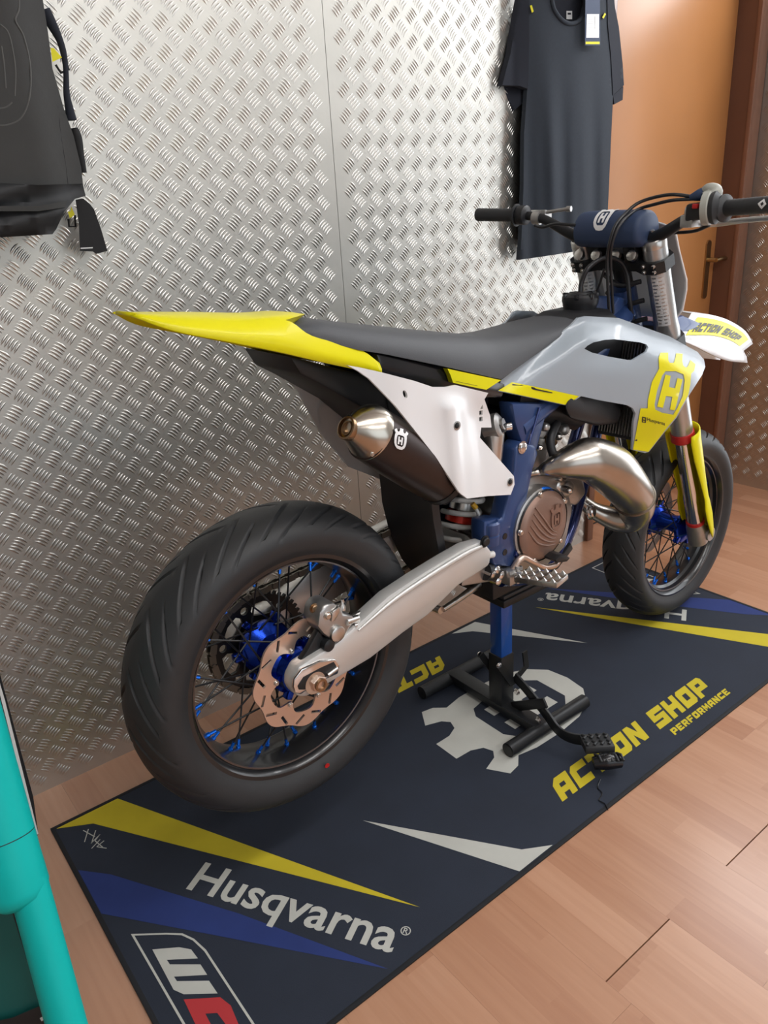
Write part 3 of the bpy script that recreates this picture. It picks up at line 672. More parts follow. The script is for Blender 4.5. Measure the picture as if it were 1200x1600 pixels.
mesh('clamp_band', *tubevf([q[3] - adir * 0.010, q[3] + adir * 0.004], [RP(q[3], 43.5)] * 2, 40), 'black_metal', body, ang=30)

# ---- expansion chamber
zz = lambda a, b: (740 + a / 3.75, 620 + b / 3.75)
cp = [(343, 450, 20, .088), (430, 422, 50, .105), (520, 395, 85, .125), (610, 374, 113, .140), (690, 370, 134, .150), (800, 425, 146, .155), (893, 522, 130, .155), (940, 590, 116, .145), (950, 655, 104, .130), (915, 712, 86, .110), (845, 718, 74, .085), (770, 695, 60, .060), (700, 662, 48, .04), (640, 615, 38, .02)]
pts, rr = [], []
for a, b, r, v in cp:
    p = P(*zz(a, b), v); pts.append(p); rr.append(RP(p, r / 3.75))
mid = P(831, 741, 0.088)
pts = [q[3] + adir * 0.002, q[3] + adir * 0.05, (q[3] + mid) / 2 + Vector((0.02, 0, -0.015))] + pts; rr = [0.020, 0.017, 0.016] + rr
pipe = mesh('expansion_chamber', *tubevf(*path(pts, rr, 8), 44), 'pipe_steel', mb, ang=80)
wd = path(pts, rr, 8); k = 3 * 8 + 7 * 8
for off in (0,):
    a, b = wd[0][k], wd[0][k + 1]; d = (b - a).normalized()
    ringp = []
    u = d.orthogonal().normalized(); w_ = d.cross(u)
    mesh('weld_seam', *tubevf([a + (u * math.cos(t) + w_ * math.sin(t)) * (wd[1][k] + 0.0005) for t in [2 * PI * i / 60 for i in range(60)]], 0.0032, 6, closed=True), 'pipe_weld', pipe)
pb = P(921, 799, 0.09); bolt(pipe, pb, (0.3, -1, 0.2), 0.016, 0.013, 'chrome', 'pipe_bolt')

# ---- frame
slab('frame_spar', [(801, 630), (860, 630), (850, 664), (839, 706), (816, 694), (806, 662)], 0.105, 0.062, 'frame_blue', mb, 0.006)
fp = slab('frame_plate', [(806, 702), (814, 690), (836, 696), (842, 708), (834, 732), (826, 770), (818, 806), (816, 830), (815, 876), (803, 887), (772, 884), (766, 862), (757, 850), (757, 815), (775, 811), (786, 812), (794, 780), (804, 735)], 0.112, 0.070, 'frame_blue', mb, 0.006)
for v_ in (fp,):
    m2 = mesh('frame_plate', [Vector((a.co.x, -a.co.y, a.co.z)) for a in fp.data.vertices], [tuple(reversed(p.vertices)) for p in fp.data.polygons], 'frame_blue', mb)
mesh('frame_rib', *tubevf([P(843, 637, 0.108), P(826, 694, 0.110)], 0.0028, 8), 'frame_blue_gloss', fp)
bolt(fp, P(816, 699, 0.113), LAT, 0.0105, 0.006, 'chrome'); bolt(fp, P(807, 865, 0.113), LAT, 0.007, 0.004, 'frame_blue_gloss')
for x, y in ((789, 838), (789, 863)): mesh('drilled_hole', *lathevf([(0.0075, 0), (0.0072, 0.0008)], P(x, y, 0.1125), LAT, 16), 'decal_black', fp)
mesh('frame_boss', *lathevf([(0.020, -0.034), (0.021, -0.03), (0.021, -0.012), (0.019, -0.011), (0.019, -0.006), (0.0215, -0.005), (0.0215, 0.016), (0.017, 0.020)], P(766, 827, 0.105), (0, 0, 1), 22), 'frame_blue', fp)
# cradle and down tube
def ctube(name, pts, r, m, n=8, seg=14, parent=None): return mesh(name, *tubevf(*path(pts, r, n), seg), m, parent or mb, ang=60)
for s in (1, -1):
    ctube('cradle_tube', [(1.04, -0.018 * s, 0.90), (0.965, -0.03 * s, 0.70), (0.905, -0.035 * s, 0.562), (0.845, -0.05 * s, 0.485), (0.78, -0.06 * s, 0.437), (0.66, -0.075 * s, 0.432), (0.545, -0.085 * s, 0.47)], 0.0145, 'frame_blue_gloss')
    ctube('frame_rail', [(1.07, -0.03 * s, 1.00), (0.90, -0.07 * s, 0.93), (0.74, -0.085 * s, 0.87), (0.60, -0.085 * s, 0.82)], [0.024, 0.022, 0.022, 0.024], 'frame_blue')
    ctube('subframe_tube', [(0.60, -0.075 * s, 0.90), (0.45, -0.080 * s, 0.965), (0.30, -0.075 * s, 1.005), (0.18, -0.06 * s, 1.035)], 0.011, 'black_metal')
ht = Vector((1.088, 0, 1.06)); hb_ = Vector((1.145, 0, 0.915))
mesh('head_tube', *tubevf([ht, hb_], 0.036, 24), 'frame_blue', mb)
mesh('head_gusset', *loft([[(1.03, y, 1.045), (1.09, y, 1.03), (1.12, y, 0.93), (1.02, y, 0.90), (0.97, y, 0.98)] for y in (-0.034, 0.034)]), 'frame_blue', mb, bevel=0.006)

# ---- engine
def uz(name, pl, v0, v1, m, parent, bevel=0.008):
    n = len(pl); V = [Vector((a, -v0, b)) for a, b in pl] + [Vector((a, -v1, b)) for a, b in pl]
    F = [tuple(range(n)), tuple(range(2 * n - 1, n - 1, -1))] + [(i, (i + 1) % n, n + (i + 1) % n, n + i) for i in range(n)]
    return mesh(name, V, F, m, parent, bevel=bevel)
cases = uz('crankcase', [(0.545, 0.49), (0.555, 0.62), (0.60, 0.69), (0.68, 0.70), (0.77, 0.66), (0.805, 0.57), (0.78, 0.475), (0.70, 0.445), (0.60, 0.447)], 0.088, -0.095, 'cast_alloy', mb)
cc = P(850, 822, 0.125); cr_ = 0.083
mesh('clutch_housing', *lathevf([(cr_ + 0.008, -0.05), (cr_ + 0.008, -0.008), (cr_ + 0.002, -0.004)], cc, LAT, 56), 'cast_alloy', cases)
cv = mesh('clutch_cover', *lathevf([(cr_, -0.012), (cr_, -0.002), (cr_ - 0.006, 0.004), (cr_ - 0.016, 0.008), (0.03, 0.010), (0.001, 0.010)], cc, LAT, 56), 'clutch_bronze', cases)
for i in range(5):
    t = 2 * PI * i / 5 + 0.5; bolt(cv, cc + Vector((cr_ * 0.99 * math.cos(t), 0.002, cr_ * 0.99 * math.sin(t))), LAT, 0.006, 0.007, 'silver')
cvp = lambda a, b, h: cc + Vector((a, -h, b))
for i in range(5):                                         # swept ribs of the cover
    o_ = i * 0.014 - 0.034
    rib = [cvp(-0.050 + o_ * 0.4, 0.040 + o_ * 0.9, 0.0085), cvp(-0.022 + o_ * 0.4, 0.004 + o_ * 0.9, 0.0105), cvp(0.008 + o_ * 0.3, -0.024 + o_ * 0.6, 0.0105), cvp(0.034 + o_ * 0.1, -0.036 + o_ * 0.5, 0.0085)]
    mesh('cover_rib', *tubevf(*path(rib, [0.0015, 0.0026, 0.0026, 0.0015]), 8), 'clutch_bronze', cv)
mesh('emblem', *platevf(EMB_OUT, lambda a, b: cvp(0.030 + a * 0.042, 0.016 + b * 0.042, 0.0130), lambda a, b: cvp(0.030 + a * 0.042, 0.016 + b * 0.042, 0.009), [EMB_OVAL]), 'clutch_bronze', cv)
mesh('emblem_letter', *platevf(EMB_H, lambda a, b: cvp(0.030 + a * 0.042, 0.016 + b * 0.042, 0.0130), lambda a, b: cvp(0.030 + a * 0.042, 0.016 + b * 0.042, 0.009)), 'clutch_bronze', cv)
mesh('cover_seal', *lathevf([(cr_ + 0.003, -0.006), (cr_ + 0.004, -0.003), (cr_ + 0.002, 0.0)], cc, LAT, 56, caps=False), 'black_metal', cv)
# cylinder and head
cb, ct_ = Vector((0.715, 0, 0.66)), Vector((0.775, 0, 0.865)); cdn = (ct_ - cb).normalized()
cy = mesh('cylinder', *lathevf([(0.062, 0), (0.062, 0.03), (0.055, 0.032), (0.055, 0.075), (0.060, 0.078), (0.060, 0.10), (0.055, 0.102), (0.058, 0.135), (0.062, 0.137), (0.062, 0.165), (0.05, 0.185), (0.015, 0.19)], cb, cdn, 30), 'cast_alloy', mb)
mesh('spark_plug_cap', *tubevf(*path([ct_, ct_ + cdn * 0.03, ct_ + cdn * 0.05 + Vector((0.02, 0, 0)), ct_ + Vector((0.09, 0, 0.05))], [0.012, 0.011, 0.007, 0.004])), 'black_plastic', cy)
for x, y, r, v, m in ((868, 690, 8, 0.08, 'bronze'), (876, 683, 6, 0.09, 'silver'), (886, 672, 9, 0.085, 'cast_alloy'), (856, 668, 7, 0.09, 'cast_alloy'), (845, 700, 5, 0.10, 'chrome'), (890, 765, 13, 0.095, 'cast_alloy'), (892, 767, 6, 0.115, 'chrome'), (878, 760, 13, 0.09, 'silver'), (905, 755, 9, 0.08, 'black_metal'), (876, 749, 5, 0.10, 'silver'), (884, 783, 5, 0.10, 'cast_alloy')):
    p = P(x, y, v); r_ = RP(p, r); mesh('engine_fitting', *lathevf([(r_, -0.035), (r_, -0.004), (r_ * 0.8, 0), (r_ * 0.5, 0.002)], p, LAT, 16), m, cy)
mesh('power_valve_housing', *loft([[(p.x, p.y, p.z) for p in (P(868, 742, v), P(908, 738, v), P(915, 770, v), P(900, 790, v), P(874, 785, v))] for v in (0.085, 0.02)]), 'cast_alloy', cy, bevel=0.006)
mesh('water_hose', *tubevf(*path([P(880, 745, 0.08), P(868, 720, 0.10), P(860, 690, 0.09), P(870, 660, 0.08)], 0.010)), 'black_plastic', cy)
mesh('clutch_line', *tubevf(*path([P(826, 790, 0.10), P(840, 768, 0.112), P(858, 764, 0.118), P(872, 780, 0.115)], 0.0045)), 'blue_nipple', cases)
uz('intake_box', [(0.50, 0.70), (0.50, 0.86), (0.68, 0.86), (0.70, 0.72), (0.64, 0.68)], 0.055, -0.07, 'black_plastic', mb)
uz('engine_guard', [(0.53, 0.42), (0.53, 0.47), (0.60, 0.44), (0.76, 0.43), (0.82, 0.47), (0.83, 0.45), (0.77, 0.415)], 0.075, -0.075, 'black_plastic', mb, 0.004)
# footpegs, brake pedal, gear lever
pr0, pr1 = P(806, 898, 0.125), P(878, 908, 0.235)
pd = (pr1 - pr0).normalized(); pf = Vector((1, 0, 0)); pf = (pf - pd * pf.dot(pd)).normalized(); pu = pf.cross(pd) * -1
if pu.z < 0: pu = -pu
for s in (1, -1):
    fx = (lambda v: v) if s > 0 else (lambda v: Vector((v.x, -v.y, v.z)))
    L_ = (pr1 - pr0).length
    peg = mesh('footpeg', *(lambda vf: ([fx(v) for v in vf[0]], vf[1]))(merge([tubevf([pr0 - pd * 0.02, pr0 + pd * 0.02], 0.012, 12)] + [boxvf(pr0 + pd * (L_ * 0.55) + pf * o_, pd * L_ * 0.45, pf * 0.003, pu * 0.0065) for o_ in (-0.024, 0.0, 0.024)] + [boxvf(pr0 + pd * (L_ * f), pd * 0.003, pf * 0.027, pu * 0.0055) for f in (0.12, 0.4, 0.7, 0.99)])), 'silver', mb, bevel=0.0012)
    for o_ in (-0.024, 0.024, 0.0):
        for f in (0.2, 0.38, 0.56, 0.74, 0.92):
            b0 = pr0 + pd * (L_ * f) + pf * o_ + pu * 0.006
            vs = [b0 - pd * 0.006 - pf * 0.003, b0 + pd * 0.006 - pf * 0.003, b0 + pd * 0.006 + pf * 0.003, b0 - pd * 0.006 + pf * 0.003, b0 + pu * 0.009]
            mesh('peg_tooth', [fx(v) for v in vs], [(0, 1, 2, 3), (0, 4, 1), (1, 4, 2), (2, 4, 3), (3, 4, 0)], 'silver', peg, flat=True)
    mesh('peg_bracket', *(lambda vf: ([fx(v) for v in vf[0]], vf[1]))(merge([boxvf(pr0 - pd * 0.012, Vector((0.022, 0, 0)), Vector((0, 0.016, 0)), Vector((0, 0, 0.018))), tubevf([pr0 + Vector((0, -0.004, -0.02)), pr0 + Vector((0, -0.004, 0.022))], 0.006, 10)])), 'cast_alloy', peg, bevel=0.003)
bpdl = ctube('brake_pedal', [P(800, 892, 0.118), P(815, 872, 0.125), P(832, 878, 0.13), P(850, 886, 0.133), P(866, 884, 0.135), P(874, 876, 0.138)], [0.008, 0.008, 0.0075, 0.0075, 0.0075, 0.006], 'disc_steel')
slab('pedal_tip', [(869, 876), (876, 868), (886, 868), (892, 872), (886, 878), (872, 880)], 0.165, 0.125, 'black_metal', bpdl, 0.003)
for x, y in ((776, 891), (783, 899), (769, 897), (779, 908)): mesh('engine_fitting', *lathevf([(0.010, -0.02), (0.010, 0.002), (0.006, 0.005)], P(x, y, 0.115), LAT, 12), 'chrome', bpdl)
mesh('master_cylinder', *tubevf([P(757, 893, 0.10), P(772, 893, 0.10)], 0.020, 16), 'black_plastic', bpdl)
mesh('pedal_spring', *tubevf([P(758, 868, 0.115), P(770, 866, 0.115)], 0.008, 12), 'spring_white', bpdl)
ctube('gear_lever', [(0.60, 0.115, 0.52), (0.68, 0.135, 0.50), (0.74, 0.14, 0.49)], 0.006, 'silver')
# linkage under the arm
mesh('shock_linkage', *merge([tubevf(*path([P(692, 952, 0.03), P(725, 930, 0.03), P(757, 905, 0.03)], [0.007, 0.008, 0.010])), tubevf([P(689, 954, 0.03) + Vector((0, 0, 0)), P(689, 954, 0.03) + Vector((0, 0.05, 0))], 0.009, 14)]), 'silver', mb)
# ---- shock
st_, sb_ = P(727, 772, 0.0), P(706, 862, 0.0); sd = (st_ - sb_).normalized()
sh = mesh('shock_absorber', *merge([tubevf([sb_ - sd * 0.02, st_], 0.0075, 14), lathevf([(0.030, 0), (0.031, 0.05), (0.030, 0.20)], st_ - sd * 0.035, sd, 26)]), 'silver', mb)
su = sd.orthogonal().normalized(); sw = sd.cross(su); hel = []
for i in range(170):
    t = i / 24 * 2 * PI; hel.append(sb_ - sd * 0.01 + sd * (0.030 * i / 24) + (su * math.cos(t) + sw * math.sin(t)) * 0.041)
mesh('coil_spring', *tubevf(hel, 0.0062, 10), 'spring_white', sh, ang=80)
mesh('preload_ring', *lathevf([(0.033, -0.012), (0.033, 0.010), (0.028, 0.012)], st_ - sd * 0.052, sd, 26), 'red_anodised', sh)
rs0 = P(768, 690, 0.085)
rsv = mesh('shock_reservoir', *lathevf([(0.024, -0.09), (0.026, -0.086), (0.026, 0.02), (0.022, 0.025)], rs0, (0.15, 0, 1), 24), 'silver', sh)
mesh('reservoir_cap', *lathevf([(0.0285, 0), (0.0285, 0.016), (0.02, 0.02)], P(770, 672, 0.085), (0.15, 0, 1), 24), 'black_metal', rsv)
mesh('shock_head', *lathevf([(0.026, -0.03), (0.026, 0.0), (0.018, 0.006), (0.012, 0.006), (0.012, 0.012)], P(779, 664, 0.10), (0.5, -1, 0.3), 20), 'cast_alloy', sh)
mesh('adjuster_knob', *lathevf([(0.010, 0), (0.010, 0.012), (0.007, 0.014)], P(790, 667, 0.10), (0.8, -0.6, 0.1), 10), 'chrome', sh)
mesh('breather_hose', *tubevf(*path([P(741, 790, 0.05), P(746, 800, 0.06), P(749, 812, 0.06)], 0.004)), 'plastic_lightgrey', mb)
mesh('hose_clip', *tubevf([P(738, 787, 0.05), P(744, 794, 0.055)], 0.006, 8), 'orange_bit', mb)

# ---- bodywork: seat
sb = [(448, 499, .060), (483, 527, .082), (560, 547, .095), (600, 553, .098), (700, 574, .103), (783, 593, .103), (840, 552, .098), (893, 513, .088), (908, 494, .078)]
stp = [(440, 494, -.045), (500, 502, -.055), (600, 512, -.06), (700, 521, -.06), (733, 518, -.06), (800, 503, -.06), (860, 488, -.055), (900, 487, -.05)]
bz = [(P(*t).x, P(*t).z) for t in sb]; bw = [(P(*t).x, t[2]) for t in sb]; tz = [(P(*t).x, P(*t).z) for t in stp]
secs = []; u0, u1 = 0.055, 0.925; NS = 44
for i in range(NS + 1):
    u = u0 + (u1 - u0) * i / NS
    zt = interp(tz, u); zr = min(interp(bz, u), zt - 0.012); wb = interp(bw, u); wt = min(0.062, wb * 0.72)
    e = sm(0, 0.05, u - u0 + 0.006); h = zt - zr; wt *= 0.75 + 0.25 * e
    half = [(wb, zr), (wb * 1.0, zr + h * 0.25), (wb * 0.5 + wt * 0.5 + 0.006, zr + h * 0.68), (wt + 0.006, zt - h * 0.10), (wt - 0.008, zt - h * 0.015), (wt * 0.5, zt + 0.002), (0, zt + 0.003)]
    secs.append([Vector((u, -v, z)) for v, z in half] + [Vector((u, v, z)) for v, z in reversed(half[:-1])])
mesh('seat', *loft(secs), 'seat_vinyl', mb, ang=60)
# tail fender
def pl3(l, n=5): return [Vector(a[:3]) for a in crom([tuple(P(*t)) for t in l], n)]
Rr = pl3([(205, 494, .036), (275, 517, .065), (360, 534, .080), (442, 551, .090), (500, 565, .097), (560, 578, .100), (597, 585, .100)])
Sr = pl3([(214, 490, .034), (290, 498, .050), (370, 502, .060), (446, 500, .066), (488, 525, .083), (560, 545, .092), (593, 567, .097)])
Tr = pl3([(180, 487, -.025), (290, 489, -.030), (370, 492, -.035), (437, 494, -.040)])
sec = []
for i, (r, s) in enumerate(zip(Rr, Sr)):
    t = Tr[i] if i < len(Tr) else Vector((s.x, 0.03, Tr[-1].z - 0.012 - 0.008 * (i - len(Tr) + 1)))
    rt = Vector((t.x, -abs(t.y), max(t.z, s.z - 0.0) if i < len(Tr) else max(t.z, r.z + 0.012))); mid_ = Vector((t.x, 0, rt.z + 0.001)); m1 = (r + s) / 2 + Vector((0, -0.003, 0))
    half = [r, m1, s, rt]; sec.append(half + [mid_] + [Vector((a.x, -a.y, a.z)) for a in reversed(half)])
V, F = loft(sec, closed=False, caps=False)
tf_ = mesh('tail_fender', V, F, 'plastic_yellow', mb, ang=50)
sd_ = tf_.modifiers.new('thickness', 'SOLIDIFY'); sd_.thickness = 0.004; sd_.offset = -1
# black inner fender and airbox between the side panels
def pxloft(name, px, v0, v1, m, parent, bevel=0.006): return slab(name, px, v0, v1, m, parent, bevel)
pxloft('inner_fender', [(452, 556), (520, 574), (597, 592), (660, 600), (700, 640), (690, 700), (640, 700), (570, 640), (500, 600), (470, 585)], 0.040, -0.115, 'black_plastic', mb)
ab = pxloft('airbox', [(588, 552), (640, 562), (700, 578), (792, 600), (786, 622), (740, 622), (700, 614), (650, 602), (600, 592)], 0.092, -0.092, 'black_gloss', mb)
uz('airbox_housing', [(0.30, 0.80), (0.26, 1.00), (0.36, 1.00), (0.52, 0.95), (0.56, 0.90), (0.52, 0.72), (0.42, 0.68)], 0.045, -0.10, 'black_plastic', mb)
# mud flap in front of the rear tyre
fa = [P(600, 742, -.05), P(672, 765, .06), P(659, 868, .06), P(634, 918, .02), P(590, 820, -.05)]
ml = []
for z, u, wl_, wr_ in ((0.83, 0.345, 0.075, 0.075), (0.76, 0.340, 0.08, 0.08), (0.68, 0.345, 0.082, 0.082), (0.60, 0.360, 0.080, 0.080), (0.53, 0.385, 0.072, 0.072), (0.50, 0.40, 0.06, 0.06)):
    ml.append([Vector((u, wl_, z)), Vector((u + 0.012, wl_ * 0.5, z)), Vector((u + 0.014, 0, z)), Vector((u + 0.012, -wr_ * 0.5, z)), Vector((u, -wr_, z)), Vector((u + 0.02, -wr_, z)), Vector((u + 0.034, 0, z)), Vector((u + 0.02, wl_, z))])
mesh('mud_flap', *loft(ml), 'black_plastic', mb, ang=50)
# white side panel over the silencer
def vpan(x, y):
    a = sm(0, 1, ((x - 600) * 0.78 - (y - 560) * 0.62 + 118) / 60.0) if False else 0
    cx = 706 + (y - 620) * 0.10; rdg = math.exp(-((x - cx) / 17.0) ** 2) * sm(610, 640, y)
    fl_ = sm(0, 40, x - cx)
    return 0.156 + 0.014 * rdg - 0.016 * fl_ * sm(600, 660, y) - 0.03 * (1 - sm(545, 640, x)) + 0.006 * sm(650, 760, y)
def panel(name, px, vf, m, parent, holes=(), th=0.004, grid=9.0, off=0.0, ang=30, both_sides=False):
    f = lambda x, y: P(x, y, vf(x, y) + off); b = lambda x, y: P(x, y, vf(x, y) + off) + Vector((0, th, 0))
    V, F = platevf(px, f, b if th else None, holes, grid)
    o = mesh(name, V, F, m, parent, ang=ang)
    o2 = None
    if both_sides: o2 = mesh(name, mirror(V), [tuple(reversed(q)) for q in F], m, parent if parent is mb else parent, ang=ang)
    return o, o2
sp_px = [(543, 571), (562, 574), (597, 582), (647, 595), (677, 605), (697, 605), (713, 602), (763, 614), (757, 624), (766, 650), (768, 668), (752, 668), (750, 684), (803, 744), (804, 757), (798, 773), (763, 775), (730, 779), (718, 770), (680, 713), (617, 633), (577, 592), (560, 580)]
ell = lambda cx, cy, a, b, rot=0, n=14: [(cx + a * math.cos(t) * math.cos(rot) - b * math.sin(t) * math.sin(rot), cy + a * math.cos(t) * math.sin(rot) + b * math.sin(t) * math.cos(rot)) for t in [2 * PI * k / n for k in range(n)]]
slots = [[(750, 640), (754, 632), (755, 638), (754, 639)], [(749, 642), (754, 641), (754, 648), (749, 649)], [(749, 652), (754, 651), (754, 658), (749, 659)]]
spn, _ = panel('side_panel', sp_px, vpan, 'plastic_white', mb, holes=[ell(633, 616, 3.2, 6.5, -0.35)] + slots, th=0.005, grid=4.5)
spn['label'] = 'white side panel over the silencer'
for x, y, vv in ((714, 665, .170), (797, 753, .150)):
    mesh('panel_washer', *lathevf([(0.0085, -0.003), (0.0085, 0.0015), (0.006, 0.002)], P(x, y, vpan(x, y) + 0.001), LAT, 18), 'cast_alloy', spn)
    bolt(spn, P(x, y, vpan(x, y) + 0.003), LAT, 0.0042, 0.003, 'black_metal')
# far side panel, seen from inside
lp = [(437, 556), (462, 562), (520, 590), (600, 610), (700, 640), (745, 735), (602, 752), (546, 730), (500, 676), (467, 613), (442, 573)]
V, F = platevf(lp, lambda x, y: P(x, y, -0.135), lambda x, y: P(x, y, -0.135) + Vector((0, 0.005, 0)), (), 14)
lpn = mesh('side_panel', V, F, 'plastic_lightgrey', mb); lpn['label'] = 'pale grey inner face of the far side panel'
V, F = platevf([(504, 629), (520, 640), (560, 690), (603, 742), (602, 750), (546, 728), (503, 672), (497, 640)], lambda x, y: P(x, y, -0.128), lambda x, y: P(x, y, -0.134))
mesh('panel_lip', V, F, 'plastic_lightgrey', lpn)
# yellow strip under the seat
vs_ = lambda x, y: 0.106
ys, _ = panel('airbox_cover', [(699, 576), (740, 585), (783, 594), (760, 609), (735, 604), (708, 598), (704, 586)], vs_, 'plastic_yellow', mb, th=0.012, grid=12)
def decaltext(s, o, ax, up, vfun, m, parent, bold=0.0, name='lettering'):
    tv, tf = textvf(s, bold); tw = max(v[0] for v in tv)
    V = []
    for a, b in tv:
        x = o[0] + ax[0] * a / tw + up[0] * b; y = o[1] + ax[1] * a / tw + up[1] * b; V.append(P(x, y, vfun(x, y)))
    return mesh(name, V, tf, m, parent, flat=True)
mesh('pinstripe', *platevf([(712, 595.4), (746, 602.6), (746, 603.1), (712, 595.9)], lambda x, y: P(x, y, 0.1066)), 'decal_black', ys, flat=True)
# ---- radiator shrouds
ytop = [(783, 597), (840, 545), (893, 505), (915, 494), (967, 497), (1045, 525), (1090, 550), (1102, 573)]
def vsh(x, y):
    d = (y - interp(ytop, x)) / 46.0; k = sm(800, 1090, x)
    vt = 0.088 + 0.092 * sm(860, 1105, x); vm = 0.108 + 0.100 * k
    v = vt + (vm - vt) * sm(0, 1, d) - 0.030 * sm(630, 715, y)
    return v - 0.010 * math.exp(-(((x - 965) / 60) ** 2 + ((y - 548) / 22) ** 2))
sh_px = [(783, 594), (840, 550), (893, 508), (903, 497), (915, 494), (967, 497), (1045, 525), (1090, 550), (1100, 562), (1102, 573), (1097, 586), (1077, 617), (1057, 653), (1033, 682), (1014, 706), (1008, 708), (988, 703), (990, 660), (993, 646), (989, 638), (980, 633), (940, 626), (908, 619), (886, 634), (840, 624), (778, 611)]
hole = [(913, 545), (918, 540), (927, 535), (945, 531), (960, 530), (1000, 535), (1010, 538), (1013, 543), (1010, 550), (990, 562), (984, 563), (950, 557), (925, 551)]
shr, shl = panel('radiator_shroud', sh_px, vsh, 'plastic_grey', mb, holes=[hole], th=0.005, grid=7, both_sides=True)
emb = [(1029.3, 558.7), (1032, 551), (1044, 551), (1044.3, 563), (1046.7, 567), (1053, 566.7), (1055, 561), (1056.7, 552), (1066.7, 552.7), (1066, 564), (1067.5, 571), (1072, 574.7), (1075, 572), (1079, 562.7), (1086.7, 569), (1085, 578.7), (1080, 584), (1078.7, 600), (1075.5, 617), (1064, 637), (1056, 652), (1044, 666), (1032, 682), (1013, 706), (989, 702.5), (1001, 638), (1012, 638), (1012.7, 624), (1018.7, 597), (1030, 576)]
ov = [(1040, 580), (1056, 580), (1068, 585), (1070, 594.7), (1066.7, 618.7), (1058.7, 637), (1052, 648), (1034.7, 645), (1024, 640), (1022.7, 632), (1026.7, 610.7), (1034.7, 586.7)]
eh = [(1040, 585.3), (1048, 587.3), (1045.3, 604.7), (1054.7, 606.7), (1058.7, 590.7), (1066.7, 592.7), (1054.7, 641.3), (1046.7, 640), (1050.7, 620), (1040.7, 618.7), (1036, 637.3), (1026.7, 635.3)]
stripe = [(800, 597), (850, 607), (905, 619), (886, 633), (840, 623), (779, 610)]
for px_, hs in ((emb, [ov]), (eh, ()), (stripe, ())):
    for k, par in ((0, shr), (1, shl)):
        V, F = platevf(px_, lambda x, y: P(x, y, vsh(x, y) + 0.0012), None, hs, 5)
        mesh('decal', V if k == 0 else mirror(V), F, 'plastic_yellow', par, ang=60)
decaltext('Husqvarna', (1011, 657.5), (28, 7.2), (0.6, -5.2), lambda x, y: vsh(x, y) + 0.002, 'decal_black', shr, 0.01)
mesh('emblem', *platevf([(1003.5, 651), (1010, 652.5), (1009, 661), (1003, 660)], lambda x, y: P(x, y, vsh(x, y) + 0.002), None, [[(1005, 653), (1008.5, 654), (1008, 656), (1005, 655.5)], [(1004.6, 657), (1008, 657.5), (1007.5, 659.4), (1004.5, 659)]]), 'decal_black', shr, flat=True)
decaltext('SUPERMOTO', (1024, 667), (13, 3.4), (0.2, -1.8), lambda x, y: vsh(x, y) + 0.002, 'decal_black', shr) if False else None
mesh('small_print', *platevf([(801, 599.5), (812, 602), (815, 601.2), (835, 605.5), (838, 607.5), (863, 613), (863, 614.6), (836, 609.4), (800, 601.6)], lambda x, y: P(x, y, vsh(x, y) + 0.002)), 'decal_black', shr, flat=True)
# radiators
for s in (1, -1):
    rd = mesh('radiator', *boxvf((0.975, -0.108 * s, 0.838), (0.014, 0, -0.004), (0, 0.054, 0), (0.022, 0, 0.118)), 'black_plastic', mb, bevel=0.004)
    for i in range(13):
        v = 0.060 + i * 0.0080
        mesh('radiator_fin', *boxvf((0.958, -v * s, 0.842), (0.003, 0, 0), (0, 0.0014, 0), (0.020, 0, 0.108)), 'silver', rd, flat=True)
# fuel tank
tk = [(0.60, 0.84), (0.62, 0.96), (0.76, 1.005), (0.86, 1.030), (0.95, 1.030), (1.00, 0.99), (0.985, 0.86), (0.93, 0.78), (0.84, 0.752), (0.72, 0.79)]
tank = mesh('fuel_tank', *loft([[Vector((u, y, z * f + (1 - f) * 0.90)) for u, z in tk] for y, f in ((-0.088, 0.62), (-0.080, 0.86), (-0.06, 0.97), (0, 1.0), (0.06, 0.97), (0.080, 0.86), (0.088, 0.62))]), 'black_plastic', mb, ang=50)
mesh('tank_side', *loft([[P(x, y, v) for x, y in ((880, 632), (900, 612), (960, 622), (972, 640), (966, 662), (930, 665), (890, 655))] for v in (0.135, 0.06)]), 'black_plastic', tank, bevel=0.012)
fc_ = P(906, 474, 0.0)
capo = mesh('filler_cap', *lathevf([(0.036, -0.02), (0.040, -0.004), (0.043, 0.004), (0.043, 0.014), (0.038, 0.020), (0.030, 0.021), (0.026, 0.026), (0.010, 0.026)], fc_, (0.10, 0, 1), 18), 'black_plastic', tank, ang=25)
mesh('cap_grip', *merge([boxvf(fc_ + Vector((0.033 * math.cos(t), 0.033 * math.sin(t), 0.018)), (0.010 * math.cos(t), 0.010 * math.sin(t), 0), (-0.005 * math.sin(t), 0.005 * math.cos(t), 0), (0, 0, 0.006)) for t in [2 * PI * k / 7 for k in range(7)]]), 'black_gloss', capo, bevel=0.002)
mesh('breather_hose', *tubevf(*path([fc_ + Vector((0, 0, 0.026)), P(909, 440, 0.0), P(920, 418, 0.01), P(945, 403, 0.02), P(968, 408, 0.03), P(980, 430, 0.04), P(984, 470, 0.05), P(988, 500, 0.05)], 0.0055)), 'black_plastic', mb)

